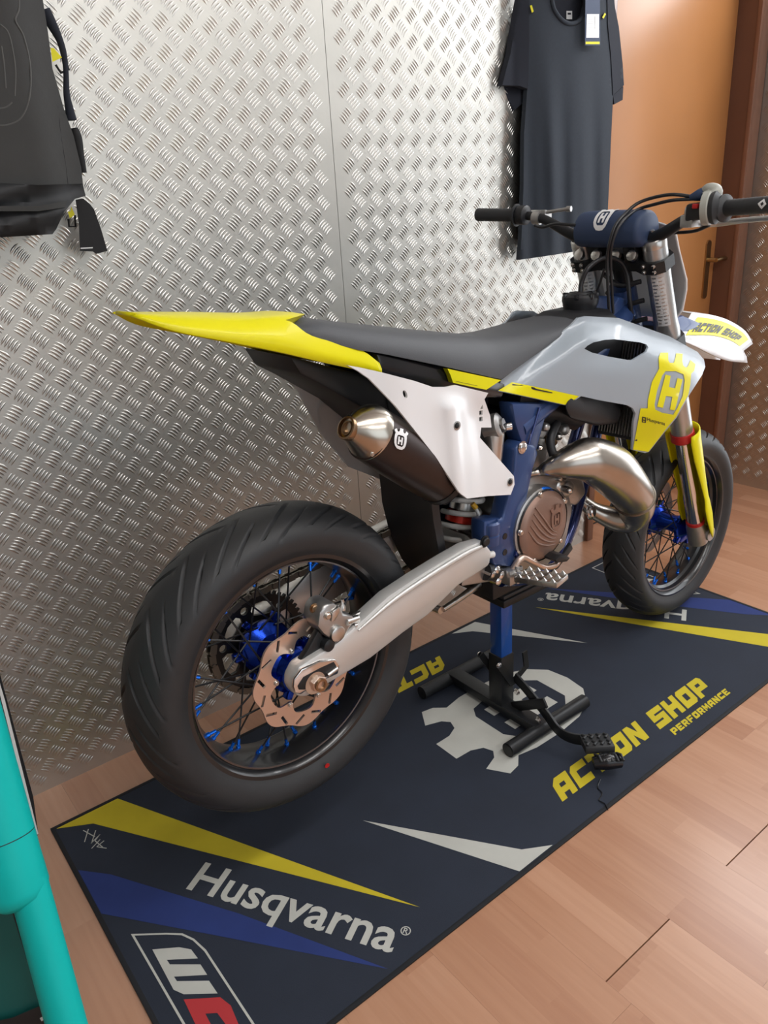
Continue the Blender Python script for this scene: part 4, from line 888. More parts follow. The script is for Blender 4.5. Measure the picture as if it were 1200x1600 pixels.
# ---- front fork
FT = Vector((1.062, 0, 1.163)); FB = Vector((1.409, 0, 0.296)); FD = (FB - FT).normalized(); FL = (FB - FT).length
FN = Vector((-FD.z, 0, FD.x)); 
if FN.x < 0: FN = -FN                                      # forward, square to the legs
VF = 0.100
def fk(t, v=0.0, f=0.0): return FT + FD * t + FN * f + LAT * v
for s in (1, -1):
    up = mesh('fork_tube', *lathevf([(0.027, 0.0), (0.0285, 0.006), (0.0285, 0.20), (0.0305, 0.22), (0.0305, 0.30), (0.029, 0.33), (0.029, 0.535), (0.027, 0.545)], fk(0, VF * s), FD, 32), 'fork_alloy', mb)
    mesh('fork_cap', *merge([lathevf([(0.029, 0.004), (0.029, -0.012), (0.026, -0.016), (0.012, -0.016)], fk(0, VF * s), FD, 32), lathevf([(0.010, -0.014), (0.010, -0.026)], fk(0, VF * s), FD, 6), lathevf([(0.005, -0.026), (0.005, -0.034)], fk(0, VF * s), FD, 10)]), 'silver', up)
    mesh('dust_seal', *lathevf([(0.0315, 0.538), (0.0325, 0.545), (0.0325, 0.562), (0.027, 0.568)], fk(0, VF * s), FD, 32), 'red_plastic', up)
    lo = mesh('fork_slider', *lathevf([(0.0235, 0.54), (0.0235, FL - 0.05)], fk(0, VF * s), FD, 28), 'chrome', mb)
    mesh('slider_ring', *lathevf([(0.026, FL - 0.072), (0.027, FL - 0.066), (0.026, FL - 0.060)], fk(0, VF * s), FD, 28), 'red_plastic', lo)
    mesh('axle_clamp', *merge([lathevf([(0.0265, FL - 0.062), (0.0285, FL - 0.045), (0.0285, FL + 0.012), (0.022, FL + 0.018)], fk(0, VF * s), FD, 28), tubevf([FC + LAT * (VF - 0.034) * s, FC + LAT * (VF + 0.034) * s], 0.021, 20)]), 'cast_alloy', lo)
    # guard: open channel round the front of the leg
    sec = []
    for t, w0, r, hh in ((0.535, 118, 0.046, 0), (0.56, 122, 0.045, 0), (0.62, 118, 0.0445, 0), (0.70, 106, 0.044, 0), (0.77, 96, 0.044, 0), (0.80, 104, 0.047, 0), (0.84, 104, 0.049, 0), (0.90, 92, 0.047, 0), (0.925, 78, 0.044, 0)):
        row = []
        for k in range(19):
            a = math.radians(-w0 * (0.88 if s > 0 else 1) + (w0 * 1.88) * k / 18) if s > 0 else math.radians(-w0 + (w0 * 1.88) * k / 18)
            row.append(fk(t, VF * s, 0) + FN * r * math.cos(a) + LAT * r * math.sin(a))
        sec.append(row)
    V, F = loft(sec, closed=False, caps=False); g = mesh('fork_guard', V, F, 'plastic_yellow', mb, ang=40)
    so = g.modifiers.new('thickness', 'SOLIDIFY'); so.thickness = 0.003; so.offset = 0
    # white spec label on the tube
    row = []
    for t in (0.055, 0.20): row.append([fk(t, VF * s) + (LAT * math.sin(a) - FN * math.cos(a)) * 0.0289 for a in [math.radians(-5 + 62 * k / 8) for k in range(9)]])
    lb = mesh('spec_label', *loft(row, closed=False, caps=False), 'decal_label', up, ang=80)
    ln = []
    for i in range(15):
        t = 0.062 + i * 0.0092
        for a0, a1 in ((0, 24), (30, 54)):
            q_ = [fk(tt, VF * s) + (LAT * math.sin(math.radians(a)) - FN * math.cos(math.radians(a))) * 0.0292 for tt in (t, t + 0.003) for a in (a0, (a0 + a1) / 2, a1 - 5 * (i % 3))]
            ln.append((q_, [(0, 1, 4, 3), (1, 2, 5, 4)]))
    mesh('small_print', *merge(ln), 'fork_alloy', lb, flat=True)
for t, th, nm in ((0.045, 0.014, 'triple_clamp'), (0.262, 0.017, 'triple_clamp')):
    out = [(-0.134, -0.020), (-0.134, 0.020), (-0.115, 0.036), (-0.06, 0.045), (0.06, 0.045), (0.115, 0.036), (0.134, 0.020), (0.134, -0.020), (0.118, -0.036), (0.085, -0.038), (0.055, -0.022), (-0.055, -0.022), (-0.085, -0.038), (-0.118, -0.036)]
    tcm = mesh(nm, *platevf(out, lambda a, b: fk(t - th, a, b), lambda a, b: fk(t + th, a, b)), 'black_metal', mb)
    for s in (1, -1):
        for dt in (-0.009, 0.009):
            bolt(tcm, fk(t + dt * 0.8, 0.114 * s, -0.0365), -FN, 0.0045, 0.005, 'chrome'); bolt(tcm, fk(t + dt * 0.8, 0.088 * s, -0.0375), -FN, 0.004, 0.005, 'silver')
mesh('steering_stem', *tubevf([fk(0.02, 0, 0.0), fk(0.29, 0, 0.0)], 0.022, 18), 'black_metal', mb)
# number plate
rows = []
for t, hw_, f in ((-0.012, 0.110, 0.080), (0.0, 0.126, 0.088), (0.05, 0.126, 0.092), (0.13, 0.134, 0.095), (0.155, 0.132, 0.093), (0.21, 0.118, 0.087), (0.25, 0.085, 0.08)):
    rows.append([fk(t - 0.01, hw_ * math.sin(a) / math.sin(1.25), f - 0.05 * (1 - math.cos(a))) for a in [-1.25 + 2.5 * k / 14 for k in range(15)]])
V, F = loft(rows, closed=False, caps=False); npl = mesh('number_plate', V, F, 'plastic_white', mb, ang=50)
so = npl.modifiers.new('thickness', 'SOLIDIFY'); so.thickness = 0.004
# front fender
Tf = pl3([(1050, 486, -.03), (1082, 490, -.03), (1110, 499, -.03), (1135, 515, -.03), (1157, 535, -.02)], 5)
Cf = pl3([(1058, 527, .062), (1088, 526, .064), (1117, 527, .062), (1143, 535, .055), (1162, 548, .040)], 5)
Lf = pl3([(1062, 529, .090), (1088, 541, .092), (1115, 555, .088), (1140, 564, .075), (1168, 567, .045)], 5)
sec = []
for T_, C_, L__ in zip(Tf, Cf, Lf):
    a = [L__, (L__ + C_) / 2 + Vector((0, -0.003, 0)), C_, Vector((T_.x, -abs(T_.y), T_.z))]
    sec.append(a + [Vector((T_.x, 0, T_.z + 0.003))] + [Vector((q_.x, -q_.y, q_.z)) for q_ in reversed(a)])
V, F = loft(sec, closed=False, caps=False); ff_ = mesh('fender', V, F, 'plastic_white', mb, ang=28)
so = ff_.modifiers.new('thickness', 'SOLIDIFY'); so.thickness = 0.004; so.offset = -1
st_rows = []
for i in range(2, len(Tf) - 2):
    C_ = Cf[i]; T_ = Vector((Tf[i].x, -abs(Tf[i].y), Tf[i].z)); n_ = Vector((0, -0.0006, 0.0022))
    st_rows.append([C_ * (1 - k) + T_ * k + n_ for k in (0.04, 0.3, 0.55, 0.8)])
dcl = mesh('decal', *loft(st_rows, closed=False, caps=False), 'plastic_yellow', ff_, ang=60)
ia, ib = 3, len(Tf) - 5
def fmapf(a, b):
    x = ia + a * (ib - ia); i = min(int(x), len(Tf) - 2); f = x - i
    C_ = Cf[i] * (1 - f) + Cf[i + 1] * f; T0 = Tf[i] * (1 - f) + Tf[i + 1] * f; T_ = Vector((T0.x, -abs(T0.y), T0.z)); k = 0.16 + 0.40 * b
    return C_ * (1 - k) + T_ * k + Vector((0, -0.0012, 0.0036))
mesh('lettering', *blockvf('ACTION SHOP', fmapf), 'decal_black', dcl, flat=True)
uz('fender_mount', [(1.15, 0.90), (1.20, 0.96), (1.30, 0.965), (1.40, 0.93), (1.33, 0.91), (1.24, 0.90)], 0.055, -0.055, 'frame_blue', mb, 0.006)

# ---- handlebar and controls
hp = [(0.998, 0.400, 1.243), (1.020, 0.300, 1.238), (1.035, 0.215, 1.228), (1.052, 0.125, 1.186), (1.058, 0.070, 1.172), (1.060, 0, 1.172), (1.058, -0.070, 1.172), (1.052, -0.125, 1.186), (1.035, -0.215, 1.228), (1.020, -0.300, 1.238), (0.998, -0.400, 1.243)]
hbar = ctube('handlebar', hp, [0.011, 0.011, 0.0115, 0.014, 0.014, 0.014, 0.014, 0.014, 0.0115, 0.011, 0.011], 'black_metal', 6, 16)
for s in (1, -1):
    a, b = Vector((0.9975, 0.402 * s, 1.2432)), Vector((1.0215, 0.282 * s, 1.2375)); d = (b - a).normalized(); L_ = (b - a).length
    gp = mesh('grip', *lathevf([(0.0155, 0), (0.0165, 0.003)] + [p_ for i in range(10) for p_ in ((0.0168, 0.008 + i * 0.010), (0.0162, 0.013 + i * 0.010))] + [(0.017, L_ - 0.010), (0.028, L_ - 0.004), (0.028, L_)], a, d, 26), 'rubber', hbar)
    gp['label'] = 'ribbed black handlebar grip'
ge = Vector((0.9975, -0.402, 1.2432)); gd = Vector((0.024, 0.12, -0.0057)).normalized()
# white lozenge on the throttle grip end
gc = ge + gd * 0.010
def onl(a, b):
    u_ = Vector((0, 0, 1)); u_ = (u_ - gd * u_.dot(gd)).normalized(); w_ = gd.cross(u_); t = math.pi + 0.55 if False else 0
    back = Vector((-1, 0, 0.15)); back = (back - gd * back.dot(gd)).normalized(); up_ = gd.cross(back)
    ang_ = b / 0.017; return gc + gd * (a + 0.010) + (back * math.cos(ang_) + up_ * math.sin(ang_)) * 0.0174
dia = [(-0.010, -0.001), (-0.001, 0.010), (0.010, 0.001), (0.001, -0.010)]
mesh('grip_logo', *platevf(dia, onl, None, [[(x * 0.4, y * 0.4) for x, y in dia]], 0.004), 'decal_white', hbar, ang=60)
# throttle housing, switch, lever (right)
thc = P(1113, 325, 0.262)
th = mesh('throttle_housing', *merge([lathevf([(0.030, 0), (0.034, 0.003), (0.034, 0.016), (0.028, 0.018)], thc, (-0.19, 0.98, -0.04), 30), tubevf(*path([thc + Vector((0.006, 0.012, 0.018)), P(1117, 300, 0.258), P(1108, 296, 0.245), P(1100, 301, 0.232)], [0.020, 0.016, 0.013, 0.011]))]), 'throttle_grey', hbar)
mesh('throttle_flange', *lathevf([(0.030, 0.004), (0.033, -0.004), (0.033, -0.009), (0.020, -0.018)], thc, (-0.19, 0.98, -0.04), 30), 'rubber', th)
mesh('cable_boot', *tubevf(*path([P(1106, 300, 0.240), P(1092, 305, 0.225), P(1078, 309, 0.208)], [0.013, 0.012, 0.006])), 'pad_blue', th)
swm = mesh('switch_block', *boxvf(P(1094, 330, 0.235), (0.020, 0, 0), (-0.004, 0.022, -0.002), (0, 0, 0.018)), 'black_plastic', hbar, bevel=0.006)
mesh('kill_switch', *boxvf(P(1088, 322, 0.236), (0.008, 0, 0), (0, 0.006, 0), (0, 0, 0.005)), 'red_plastic', swm, bevel=0.002)
lvr = mesh('brake_lever', *merge([boxvf(P(1080, 345, 0.215), (0.022, 0, 0), (0, 0.014, 0), (0, 0, 0.013)), tubevf(*path([P(1083, 350, 0.215) + Vector((0.02, 0, 0)), Vector((1.075, -0.24, 1.205)), Vector((1.085, -0.30, 1.210)), Vector((1.065, -0.375, 1.215))], [0.008, 0.007, 0.006, 0.006]))]), 'cast_alloy', hbar, bevel=0.002)
mesh('lever_clamp', *lathevf([(0.0165, -0.008), (0.0165, 0.008)], P(1080, 333, 0.210), (-0.1, 0.99, -0.1), 18), 'silver', lvr)
# clutch side (left)
cl_ = Vector((1.026, 0.268, 1.237)); dl_ = Vector((0.1, -1, -0.03)).normalized()
lv2 = mesh('clutch_lever', *merge([lathevf([(0.0165, -0.010), (0.0165, 0.010)], Vector((1.034, 0.225, 1.229)), dl_, 18), boxvf((1.052, 0.218, 1.236), (0.014, 0, 0), (0, 0.014, 0), (0, 0, 0.010)), tubevf(*path([(1.062, 0.22, 1.24), (1.082, 0.26, 1.24), (1.088, 0.32, 1.242), (1.072, 0.385, 1.245)], [0.007, 0.007, 0.006, 0.006])), tubevf([(1.044, 0.218, 1.240), (1.060, 0.150, 1.247)], 0.0045, 10), lathevf([(0.007, 0), (0.007, 0.012)], (1.060, 0.152, 1.247), (0.2, -1, 0), 12)]), 'cast_alloy', hbar)
mesh('lever_perch', *lathevf([(0.020, -0.014), (0.024, -0.010), (0.024, 0.012), (0.017, 0.016)], cl_, dl_, 22), 'black_plastic', lv2)
# bar pad
PC = Vector((1.050, -0.004, 1.195)); pads = []
prof_ = [(-0.046, -0.026), (-0.052, 0.0), (-0.044, 0.026), (-0.022, 0.042), (0.008, 0.044), (0.034, 0.030), (0.044, 0.004), (0.038, -0.024), (0.012, -0.036), (-0.026, -0.036)]
for v, f in ((-0.092, 0.82), (-0.088, 0.97), (-0.080, 1.0), (-0.04, 1.02), (0.04, 1.02), (0.076, 1.0), (0.084, 0.97), (0.090, 0.82)): pads.append([PC + Vector((a * f, -v, b * f)) for a, b in [c_[:2] for c_ in crom(prof_ + [prof_[0]], 3)[:-1]]])
pad = mesh('bar_pad', *loft(pads), 'pad_blue', hbar, ang=45)
def onpad(a, b):
    # wrap round the rear and top of the pad: b runs up along the outline
    ln_ = crom([(-0.050, -0.010), (-0.0525, 0.004), (-0.0455, 0.0265), (-0.023, 0.0435), (0.008, 0.0455), (0.034, 0.032)], 8); tot = [0]
    for p_, q_ in zip(ln_, ln_[1:]): tot.append(tot[-1] + math.hypot(q_[0] - p_[0], q_[1] - p_[1]))
    s_ = min(max(b, 0), tot[-1]); return PC + Vector((interp(list(zip(tot, [p_[0] for p_ in ln_])), s_) * 1.025, -a, interp(list(zip(tot, [p_[1] for p_ in ln_])), s_) * 1.025))
mesh('emblem', *emblemvf(lambda a, b: onpad(a * 0.046 - 0.012, 0.052 + b * 0.052), 0.10), 'decal_white', pad, ang=60)
for v in (-0.05, 0.05): mesh('bar_clamp', *merge([boxvf(fk(0.005, v, -0.005), FN * 0.024, LAT * 0.017, FD * 0.03)] + [lathevf([(0.007, -0.052), (0.007, -0.02)], fk(0.0, v, f), FD, 10) for f in (-0.018, 0.018)]), 'black_metal', hbar, bevel=0.003)
for v in (-0.085, -0.035, 0.02, 0.065): mesh('clamp_bolt', *lathevf([(0.013, 0), (0.013, 0.010), (0.009, 0.012)], fk(0.012, v, -0.036), -FD * 0.6 - FN * 0.8, 12), 'silver', hbar)
# cables
def cable(pts, r=0.0038, m='black_plastic'): return mesh('cable', *tubevf(*path([P(*t) for t in pts], r), 8), m, mb, ang=80)
cable([(1082, 307, .212), (1050, 304, .15), (1020, 309, .10), (996, 318, .07), (978, 333, .06), (962, 352, .065), (953, 378, .06), (949, 405, .05), (950, 450, .05), (952, 490, .05)])
cable([(1082, 311, .212), (1050, 313, .15), (1020, 320, .10), (1000, 326, .07), (984, 335, .065), (968, 352, .072), (957, 378, .065), (954, 405, .055), (956, 450, .05), (958, 490, .05)])
cable([(1108, 352, .24), (1085, 361, .20), (1050, 364, .14), (1030, 366, .10), (1000, 385, .02)])
cable([(835, 352, -.20), (848, 355, -.18), (868, 350, -.14), (900, 352, -.08)])
cable([(944, 420, .02), (938, 440, .01), (932, 455, 0.0)], 0.003)
for k in range(4): mesh('wiring_loom', *tubevf(*path([fk(0.07 + 0.05 * k, -0.04, -0.02), fk(0.085 + 0.05 * k, 0.02, -0.045), fk(0.08 + 0.05 * k, 0.07, -0.03)], 0.006)), 'black_plastic', mb)

# ================================================================== workshop stand under the bike
SX, SY = 1.070, 0.405
sd0 = tag(empty('lift_stand', (SX, SY, MT)), 'black and blue lift stand with foot lever standing on the floor mat', 'stand')
def sp_(x, y, z): return Vector((x - SX, y - SY, z - MT))
b_ = [tubevf([sp_(0.950, y, 0.0235), sp_(1.245, y, 0.0235)], 0.0185, 20) for y in (0.592, 0.268)]
for k in (0, 1):
    o = mesh('base_tube', *b_[k], 'black_metal', sd0)
    for x_ in (0.9495, 1.2455): mesh('tube_bore', *lathevf([(0.0150, 0), (0.0150, 0.0006)], sp_(x_, (0.592, 0.268)[k], 0.0235), (1 if x_ > 1.1 else -1, 0, 0), 18), 'decal_black', o)
mesh('cross_bar', *boxvf(sp_(1.070, 0.43, 0.030), (0.022, 0, 0), (0, 0.165, 0), (0, 0, 0.012)), 'black_metal', sd0, bevel=0.002)
mesh('outer_post', *boxvf(sp_(SX, SY, 0.115), (0.0235, 0, 0), (0, 0.0235, 0), (0, 0, 0.075)), 'black_metal', sd0, bevel=0.003)
mesh('sliding_post', *boxvf(sp_(SX, SY, 0.270), (0.0205, 0, 0), (0, 0.0205, 0), (0, 0, 0.130)), 'stand_blue', sd0, bevel=0.003)
tpz = 0.403
tpl = mesh('top_plate', *boxvf(sp_(1.090, 0.385, tpz - 0.012), (0.098, 0, 0), (0, 0.064, 0), (0, 0, 0.010)), 'black_metal', sd0, bevel=0.003)
mesh('rubber_pad', *boxvf(sp_(1.090, 0.385, tpz + 0.004), (0.095, 0, 0), (0, 0.061, 0), (0, 0, 0.005)), 'rubber', tpl, bevel=0.003)
for y in (SY - 0.032, SY + 0.032):
    pl_ = [(1.020, 0.185), (1.035, 0.190), (1.080, 0.120), (1.122, 0.138), (1.116, 0.182), (1.132, 0.184), (1.140, 0.130), (1.085, 0.100), (1.070, 0.100)]
    mesh('lever_bracket', *platevf(pl_, lambda a, b: sp_(a, y - 0.002, b), lambda a, b: sp_(a, y + 0.002, b)), 'black_metal', sd0)
    for a, b in ((1.026, 0.186),): bolt(sd0, sp_(a, y + (0.002 if y > SY else -0.002), b), (0, 1 if y > SY else -1, 0), 0.006, 0.005, 'chrome')
# foot lever: flat bar bending down to the pedal
lp_ = [(1.085, 0.372, 0.125), (1.085, 0.330, 0.105), (1.082, 0.265, 0.070), (1.078, 0.222, 0.046), (1.082, 0.185, 0.040), (1.098, 0.135, 0.050)]
lc = [Vector(a) for a in crom(lp_, 6)]; sec = []
for i, c in enumerate(lc):
    d = (lc[min(i + 1, len(lc) - 1)] - lc[max(i - 1, 0)]).normalized(); sd_v = Vector((1, 0, 0)); sd_v = (sd_v - d * sd_v.dot(d)).normalized(); up_ = d.cross(sd_v).normalized()
    sec.append([sp_(*(c + sd_v * a + up_ * b)) for a, b in ((-0.003, -0.014), (0.003, -0.014), (0.003, 0.014), (-0.003, 0.014))])
lev = mesh('foot_lever', *loft(sec), 'black_metal', sd0, bevel=0.0008)
mesh('strut', *boxvf(sp_(1.072, 0.310, 0.075), Vector((0.003, 0, 0)), Vector((0, 0.055, -0.035)), Vector((0, 0.007, 0.011))), 'black_metal', sd0, bevel=0.001)
for a, b, c in ((1.066, 0.345, 0.100), (1.066, 0.272, 0.052)): bolt(sd0, sp_(a, b, c), (-1, 0, 0), 0.007, 0.006, 'chrome')
pc_ = Vector((1.100, 0.118, 0.052)); dx_ = Vector((0.80, -0.60, 0)).normalized(); dy_ = Vector((0.55, 0.75, -0.1)).normalized(); up_ = dx_.cross(dy_); up_ = up_ if up_.z > 0 else -up_
pe = mesh('foot_pedal', *boxvf(sp_(*pc_), dx_ * 0.036, dy_ * 0.030, up_ * 0.010), 'rubber', lev, bevel=0.005)
for i in range(4):
    for j in range(2):
        c = pc_ + dx_ * (-0.026 + 0.0175 * i) + dy_ * (-0.014 + 0.028 * j) + up_ * 0.011
        mesh('grip_ridge', *tubevf([sp_(*(c - dy_ * 0.009 - dx_ * 0.005)), sp_(*(c + dx_ * 0.002)), sp_(*(c + dy_ * 0.009 - dx_ * 0.004))], 0.004, 8), 'rubber', pe)
pw = pc_ + Vector((-0.020, -0.045, -0.018))
mesh('tape_wrap', *tubevf(*path([sp_(*(pw - dx_ * 0.032)), sp_(*(pw + Vector((0, 0, 0.004)))), sp_(*(pw + dx_ * 0.034))], [0.015, 0.020, 0.014]), 14), 'black_gloss', pe)
for i in range(5): mesh('grip_ridge', *tubevf([sp_(*(pw + dx_ * (-0.026 + 0.013 * i) + dy_ * 0.014 + Vector((0, 0, 0.016)))), sp_(*(pw + dx_ * (-0.020 + 0.013 * i) + Vector((0, 0, 0.021)))), sp_(*(pw + dx_ * (-0.018 + 0.013 * i) - dy_ * 0.016 + Vector((0, 0, 0.014))))], 0.003, 8), 'rubber', pe)
th_ = [G(x, y, MT + 0.002) for x, y in ((938, 1218), (934, 1230), (941, 1240), (936, 1250), (945, 1256), (950, 1266))]
mesh('loose_thread', *tubevf(*path([sp_(*q_) for q_ in th_], 0.0012), 6), 'black_gloss', sd0)

# ================================================================== shirt on a hanger
ts = tag(empty('t_shirt', (1.87, 0.90, 1.1)), 'dark grey short-sleeved t-shirt with swing tag hanging beside the door', 't-shirt')
TO = Vector((1.87, 0.90, 1.1))
def shp(x, y, d):
    q_ = WL(x, y, 0.862); w_ = q_.z
    f = 0.0070 * math.sin(q_.x * 46 + 1.2 * math.sin(w_ * 4)) * sm(1.74, 1.30, w_) + 0.003 * math.sin(q_.x * 83 + w_ * 6) * sm(1.65, 1.25, w_)
    bow_ = 0.035 * ((q_.x - 1.86) / 0.2) ** 2
    return WL(x, y, 0.862 + min(bow_, 0.06) + f + d) - TO
def shirt(name, px, m, d=0.0, th=0.02, grid=4.5): return mesh(name, *platevf(px, lambda x, y: shp(x, y, d), lambda x, y: shp(x, y, d) + Vector((0, th, 0)), (), grid), m, ts, ang=60)
shirt('shirt_body', [(826, -45), (858, -45), (863, 5), (870, 22), (880, 33), (891, 37), (903, 34), (912, 24), (917, 5), (920, -45), (948, -45), (950, 40), (955, 90), (958, 148), (955, 208), (952, 280), (950, 325), (947, 372), (936, 386), (905, 392), (867, 398), (840, 402), (812, 406), (815, 370), (818, 290), (819, 208), (824, 138), (827, 62)], 'shirt_grey', 0, 0.015)
shirt('sleeve', [(826, -45), (827, 62), (825, 139), (812, 134), (785, 133), (792, 105), (798, 83), (803, 50), (808, 21), (816, -20)], 'shirt_dark', -0.004, 0.02)
shirt('sleeve_lining', [(787, 134), (812, 135), (825, 140), (818, 160), (803, 173), (793, 152)], 'shirt_dark', 0.02, 0.015)
shirt('sleeve', [(948, -45), (958, -20), (961, 12), (967, 42), (973, 100), (975, 133), (958, 149), (955, 90), (950, 40)], 'shirt_dark', -0.004, 0.02)
shirt('sleeve_lining', [(958, 149), (974, 135), (973, 156), (960, 163)], 'shirt_dark', 0.015, 0.012)
shirt('shirt_back', [(826, -45), (948, -45), (954, 60), (950, 200), (944, 330), (820, 380), (822, 200), (828, 60)], 'shirt_dark', 0.030, 0.010, 14)
col_ = [(858, -45), (863, 5), (870, 22), (880, 33), (891, 37), (903, 34), (912, 24), (917, 5), (920, -45)]
mesh('collar', *tubevf(*path([shp(x, y, -0.001) for x, y in col_], 0.006, 4), 8), 'shirt_grey', ts, ang=80)
mesh('neck_print', *platevf([(885, 17), (894, 17), (894, 30), (885, 30)], lambda x, y: shp(x, y, 0.0265), None, [[(887, 20), (892, 20), (892, 23), (887, 23)]]), 'decal_label', ts, flat=True)
for px_ in ([(828, 9), (831, 8), (834, 18), (831, 20)], [(943, 29), (941, 27), (945, 20), (947, 22)]): mesh('yellow_tab', *platevf(px_, lambda x, y: shp(x, y, -0.007), lambda x, y: shp(x, y, -0.003)), 'plastic_yellow', ts, flat=True)
tagc = mesh('swing_tag', *platevf([(915, -30), (937, -30), (938, 71), (914, 71)], lambda x, y: WL(x, y, 0.842) - TO, lambda x, y: WL(x, y, 0.844) - TO), 'pad_blue', ts, flat=True)
mesh('price_label', *platevf([(917, 22), (936, 22), (936, 59), (916, 59)], lambda x, y: WL(x, y, 0.8412) - TO), 'decal_white', tagc, flat=True)
mesh('yellow_band', *platevf([(915, 65), (937, 65), (937, 69), (915, 69)], lambda x, y: WL(x, y, 0.8412) - TO), 'plastic_yellow', tagc, flat=True)
mesh('small_print', *merge([platevf([(919, y), (927 + (i % 3), y), (927 + (i % 3), y + 1.1), (919, y + 1.1)], lambda a, b: WL(a, b, 0.8405) - TO) for i, y in enumerate(range(26, 46, 3))] + [platevf([(930, 25), (933, 25), (933, 45), (930, 45)], lambda a, b: WL(a, b, 0.8405) - TO)]), 'cast_alloy', tagc, flat=True)
hg = tag(empty('coat_hanger', (1.87, 0.90, 1.90)), 'black coat hanger holding the grey t-shirt on the wall', 'hanger'); HO = Vector((1.87, 0.90, 1.90))
hz = WL(889, -40, 0.89); 
mesh('shoulder_bar', *tubevf(*path([Vector((-0.20, 0, -0.01)), Vector((-0.1, 0, 0.03)), Vector((0, 0, 0.055)), Vector((0.1, 0, 0.03)), Vector((0.19, 0, -0.01))], 0.007)), 'black_plastic', hg)
mesh('hook', *tubevf(*path([Vector((0, 0, 0.055)), Vector((0, 0, 0.11)), Vector((0.0, 0.025, 0.135)), Vector((0, 0.045, 0.11))], 0.003)), 'chrome', hg)

# ================================================================== bag on the wall
bgo = tag(empty('backpack', (0.25, 0.90, 1.25)), 'dark grey roll-bottom backpack with black straps hanging on the metal wall', 'bag'); BO = Vector((0.25, 0.90, 1.25))
def bgp(x, y, d):
    q_ = WL(x, y, 0.82); e_ = sm(0, 55, (68 + (y) * 0.21) - x)
    return WL(x, y, 0.835 - 0.035 * e_ + d) - BO
body_px = [(-170, -70), (60, -70), (67, 0), (75, 50), (82, 107), (100, 170), (115, 212), (127, 262), (130, 290), (60, 293), (0, 290), (-170, 296)]
bb = mesh('bag_body', *platevf(body_px, lambda x, y: bgp(x, y, 0), lambda x, y: Vector((bgp(x, y, 0).x, 0.035, bgp(x, y, 0).z)), (), 16), 'bag_grey', bgo, ang=50)
fold = [(-170, 290), (0, 286), (60, 289), (129, 287), (134, 306), (117, 311), (100, 332), (88, 358), (82, 366), (0, 371), (-170, 385)]
mesh('rolled_base', *platevf(fold, lambda x, y: bgp(x, y, -0.008 + 0.010 * math.sin(y * 0.12 + x * 0.03)), lambda x, y: Vector((bgp(x, y, 0).x, 0.035, bgp(x, y, 0).z)), (), 12), 'bag_dark', bgo, ang=60)
mesh('base_band', *platevf([(-170, 318), (0, 322), (60, 322), (104, 314), (102, 324), (60, 330), (0, 330), (-170, 330)], lambda x, y: bgp(x, y, -0.022), lambda x, y: bgp(x, y, 0.0), (), 20), 'bag_grey', bgo)
for pth in ([(24, -40), (29, -10), (29, 15), (24, 32), (36, 55), (45, 90), (48, 125), (44, 160), (32, 185), (12, 195), (-10, 196)], [(0, 38), (12, 50), (19, 75), (24, 110), (23, 150)], [(2, 72), (6, 100), (9, 138)], [(-10, 170), (8, 168), (19, 160)]):
    mesh('embossed_line', *tubevf(*path([bgp(x, y, 0.001) for x, y in pth], 0.0018), 6), 'bag_line', bb, ang=80)
mesh('seam', *tubevf(*path([bgp(x, y, 0.0005) for x, y in ((90, 165), (95, 210), (102, 255), (106, 288))], 0.0010), 6), 'strap_black', bb)
def bst(x, y, yy=0.89): return WL(x, y, yy) - BO
mesh('carry_strap', *tubevf(*path([bst(*t) for t in ((70, 15), (80, 36), (92, 60), (99, 82), (103, 110), (104, 145), (108, 168), (112, 188))], [0.010, 0.010, 0.007, 0.006, 0.005, 0.006, 0.008, 0.010])), 'shirt_dark', bgo, ang=60)
mesh('webbing', *tubevf(*path([bst(*t) for t in ((116, 200), (120, 215), (124, 240), (131, 270))], [0.007, 0.010, 0.009, 0.006])), 'strap_black', bgo)
mesh('strap_tail', *platevf([(118, 312), (130, 310), (140, 318), (147, 327), (158, 358), (168, 392), (150, 397), (145, 393), (125, 392), (123, 350)], lambda x, y: bst(x, y, 0.875), lambda x, y: bst(x, y, 0.885), (), 20), 'strap_black', bgo)
mesh('strap_stitching', *platevf([(126, 387), (145, 386), (145, 388), (126, 389)], lambda x, y: bst(x, y, 0.8742)), 'decal_label', bgo, flat=True)
mesh('zip_pull', *platevf([(79, 75), (84, 75), (97, 90), (90, 93), (82, 97)], lambda x, y: bst(x, y, 0.88), lambda x, y: bst(x, y, 0.886)), 'plastic_yellow', bgo)
mesh('zip_pull', *platevf([(106, 331), (110, 330), (111, 322), (117, 335), (114, 338), (109, 341)], lambda x, y: bst(x, y, 0.88), lambda x, y: bst(x, y, 0.886)), 'plastic_yellow', bgo)
mesh('buckle', *merge([tubevf([bst(*a) for a in s_], 0.0022, 6) for s_ in (((87, 101), (95, 114), (103, 110)), ((104, 100), (108, 110)), ((107, 342), (108, 354), (118, 354), (117, 336)))]), 'strap_black', bgo)

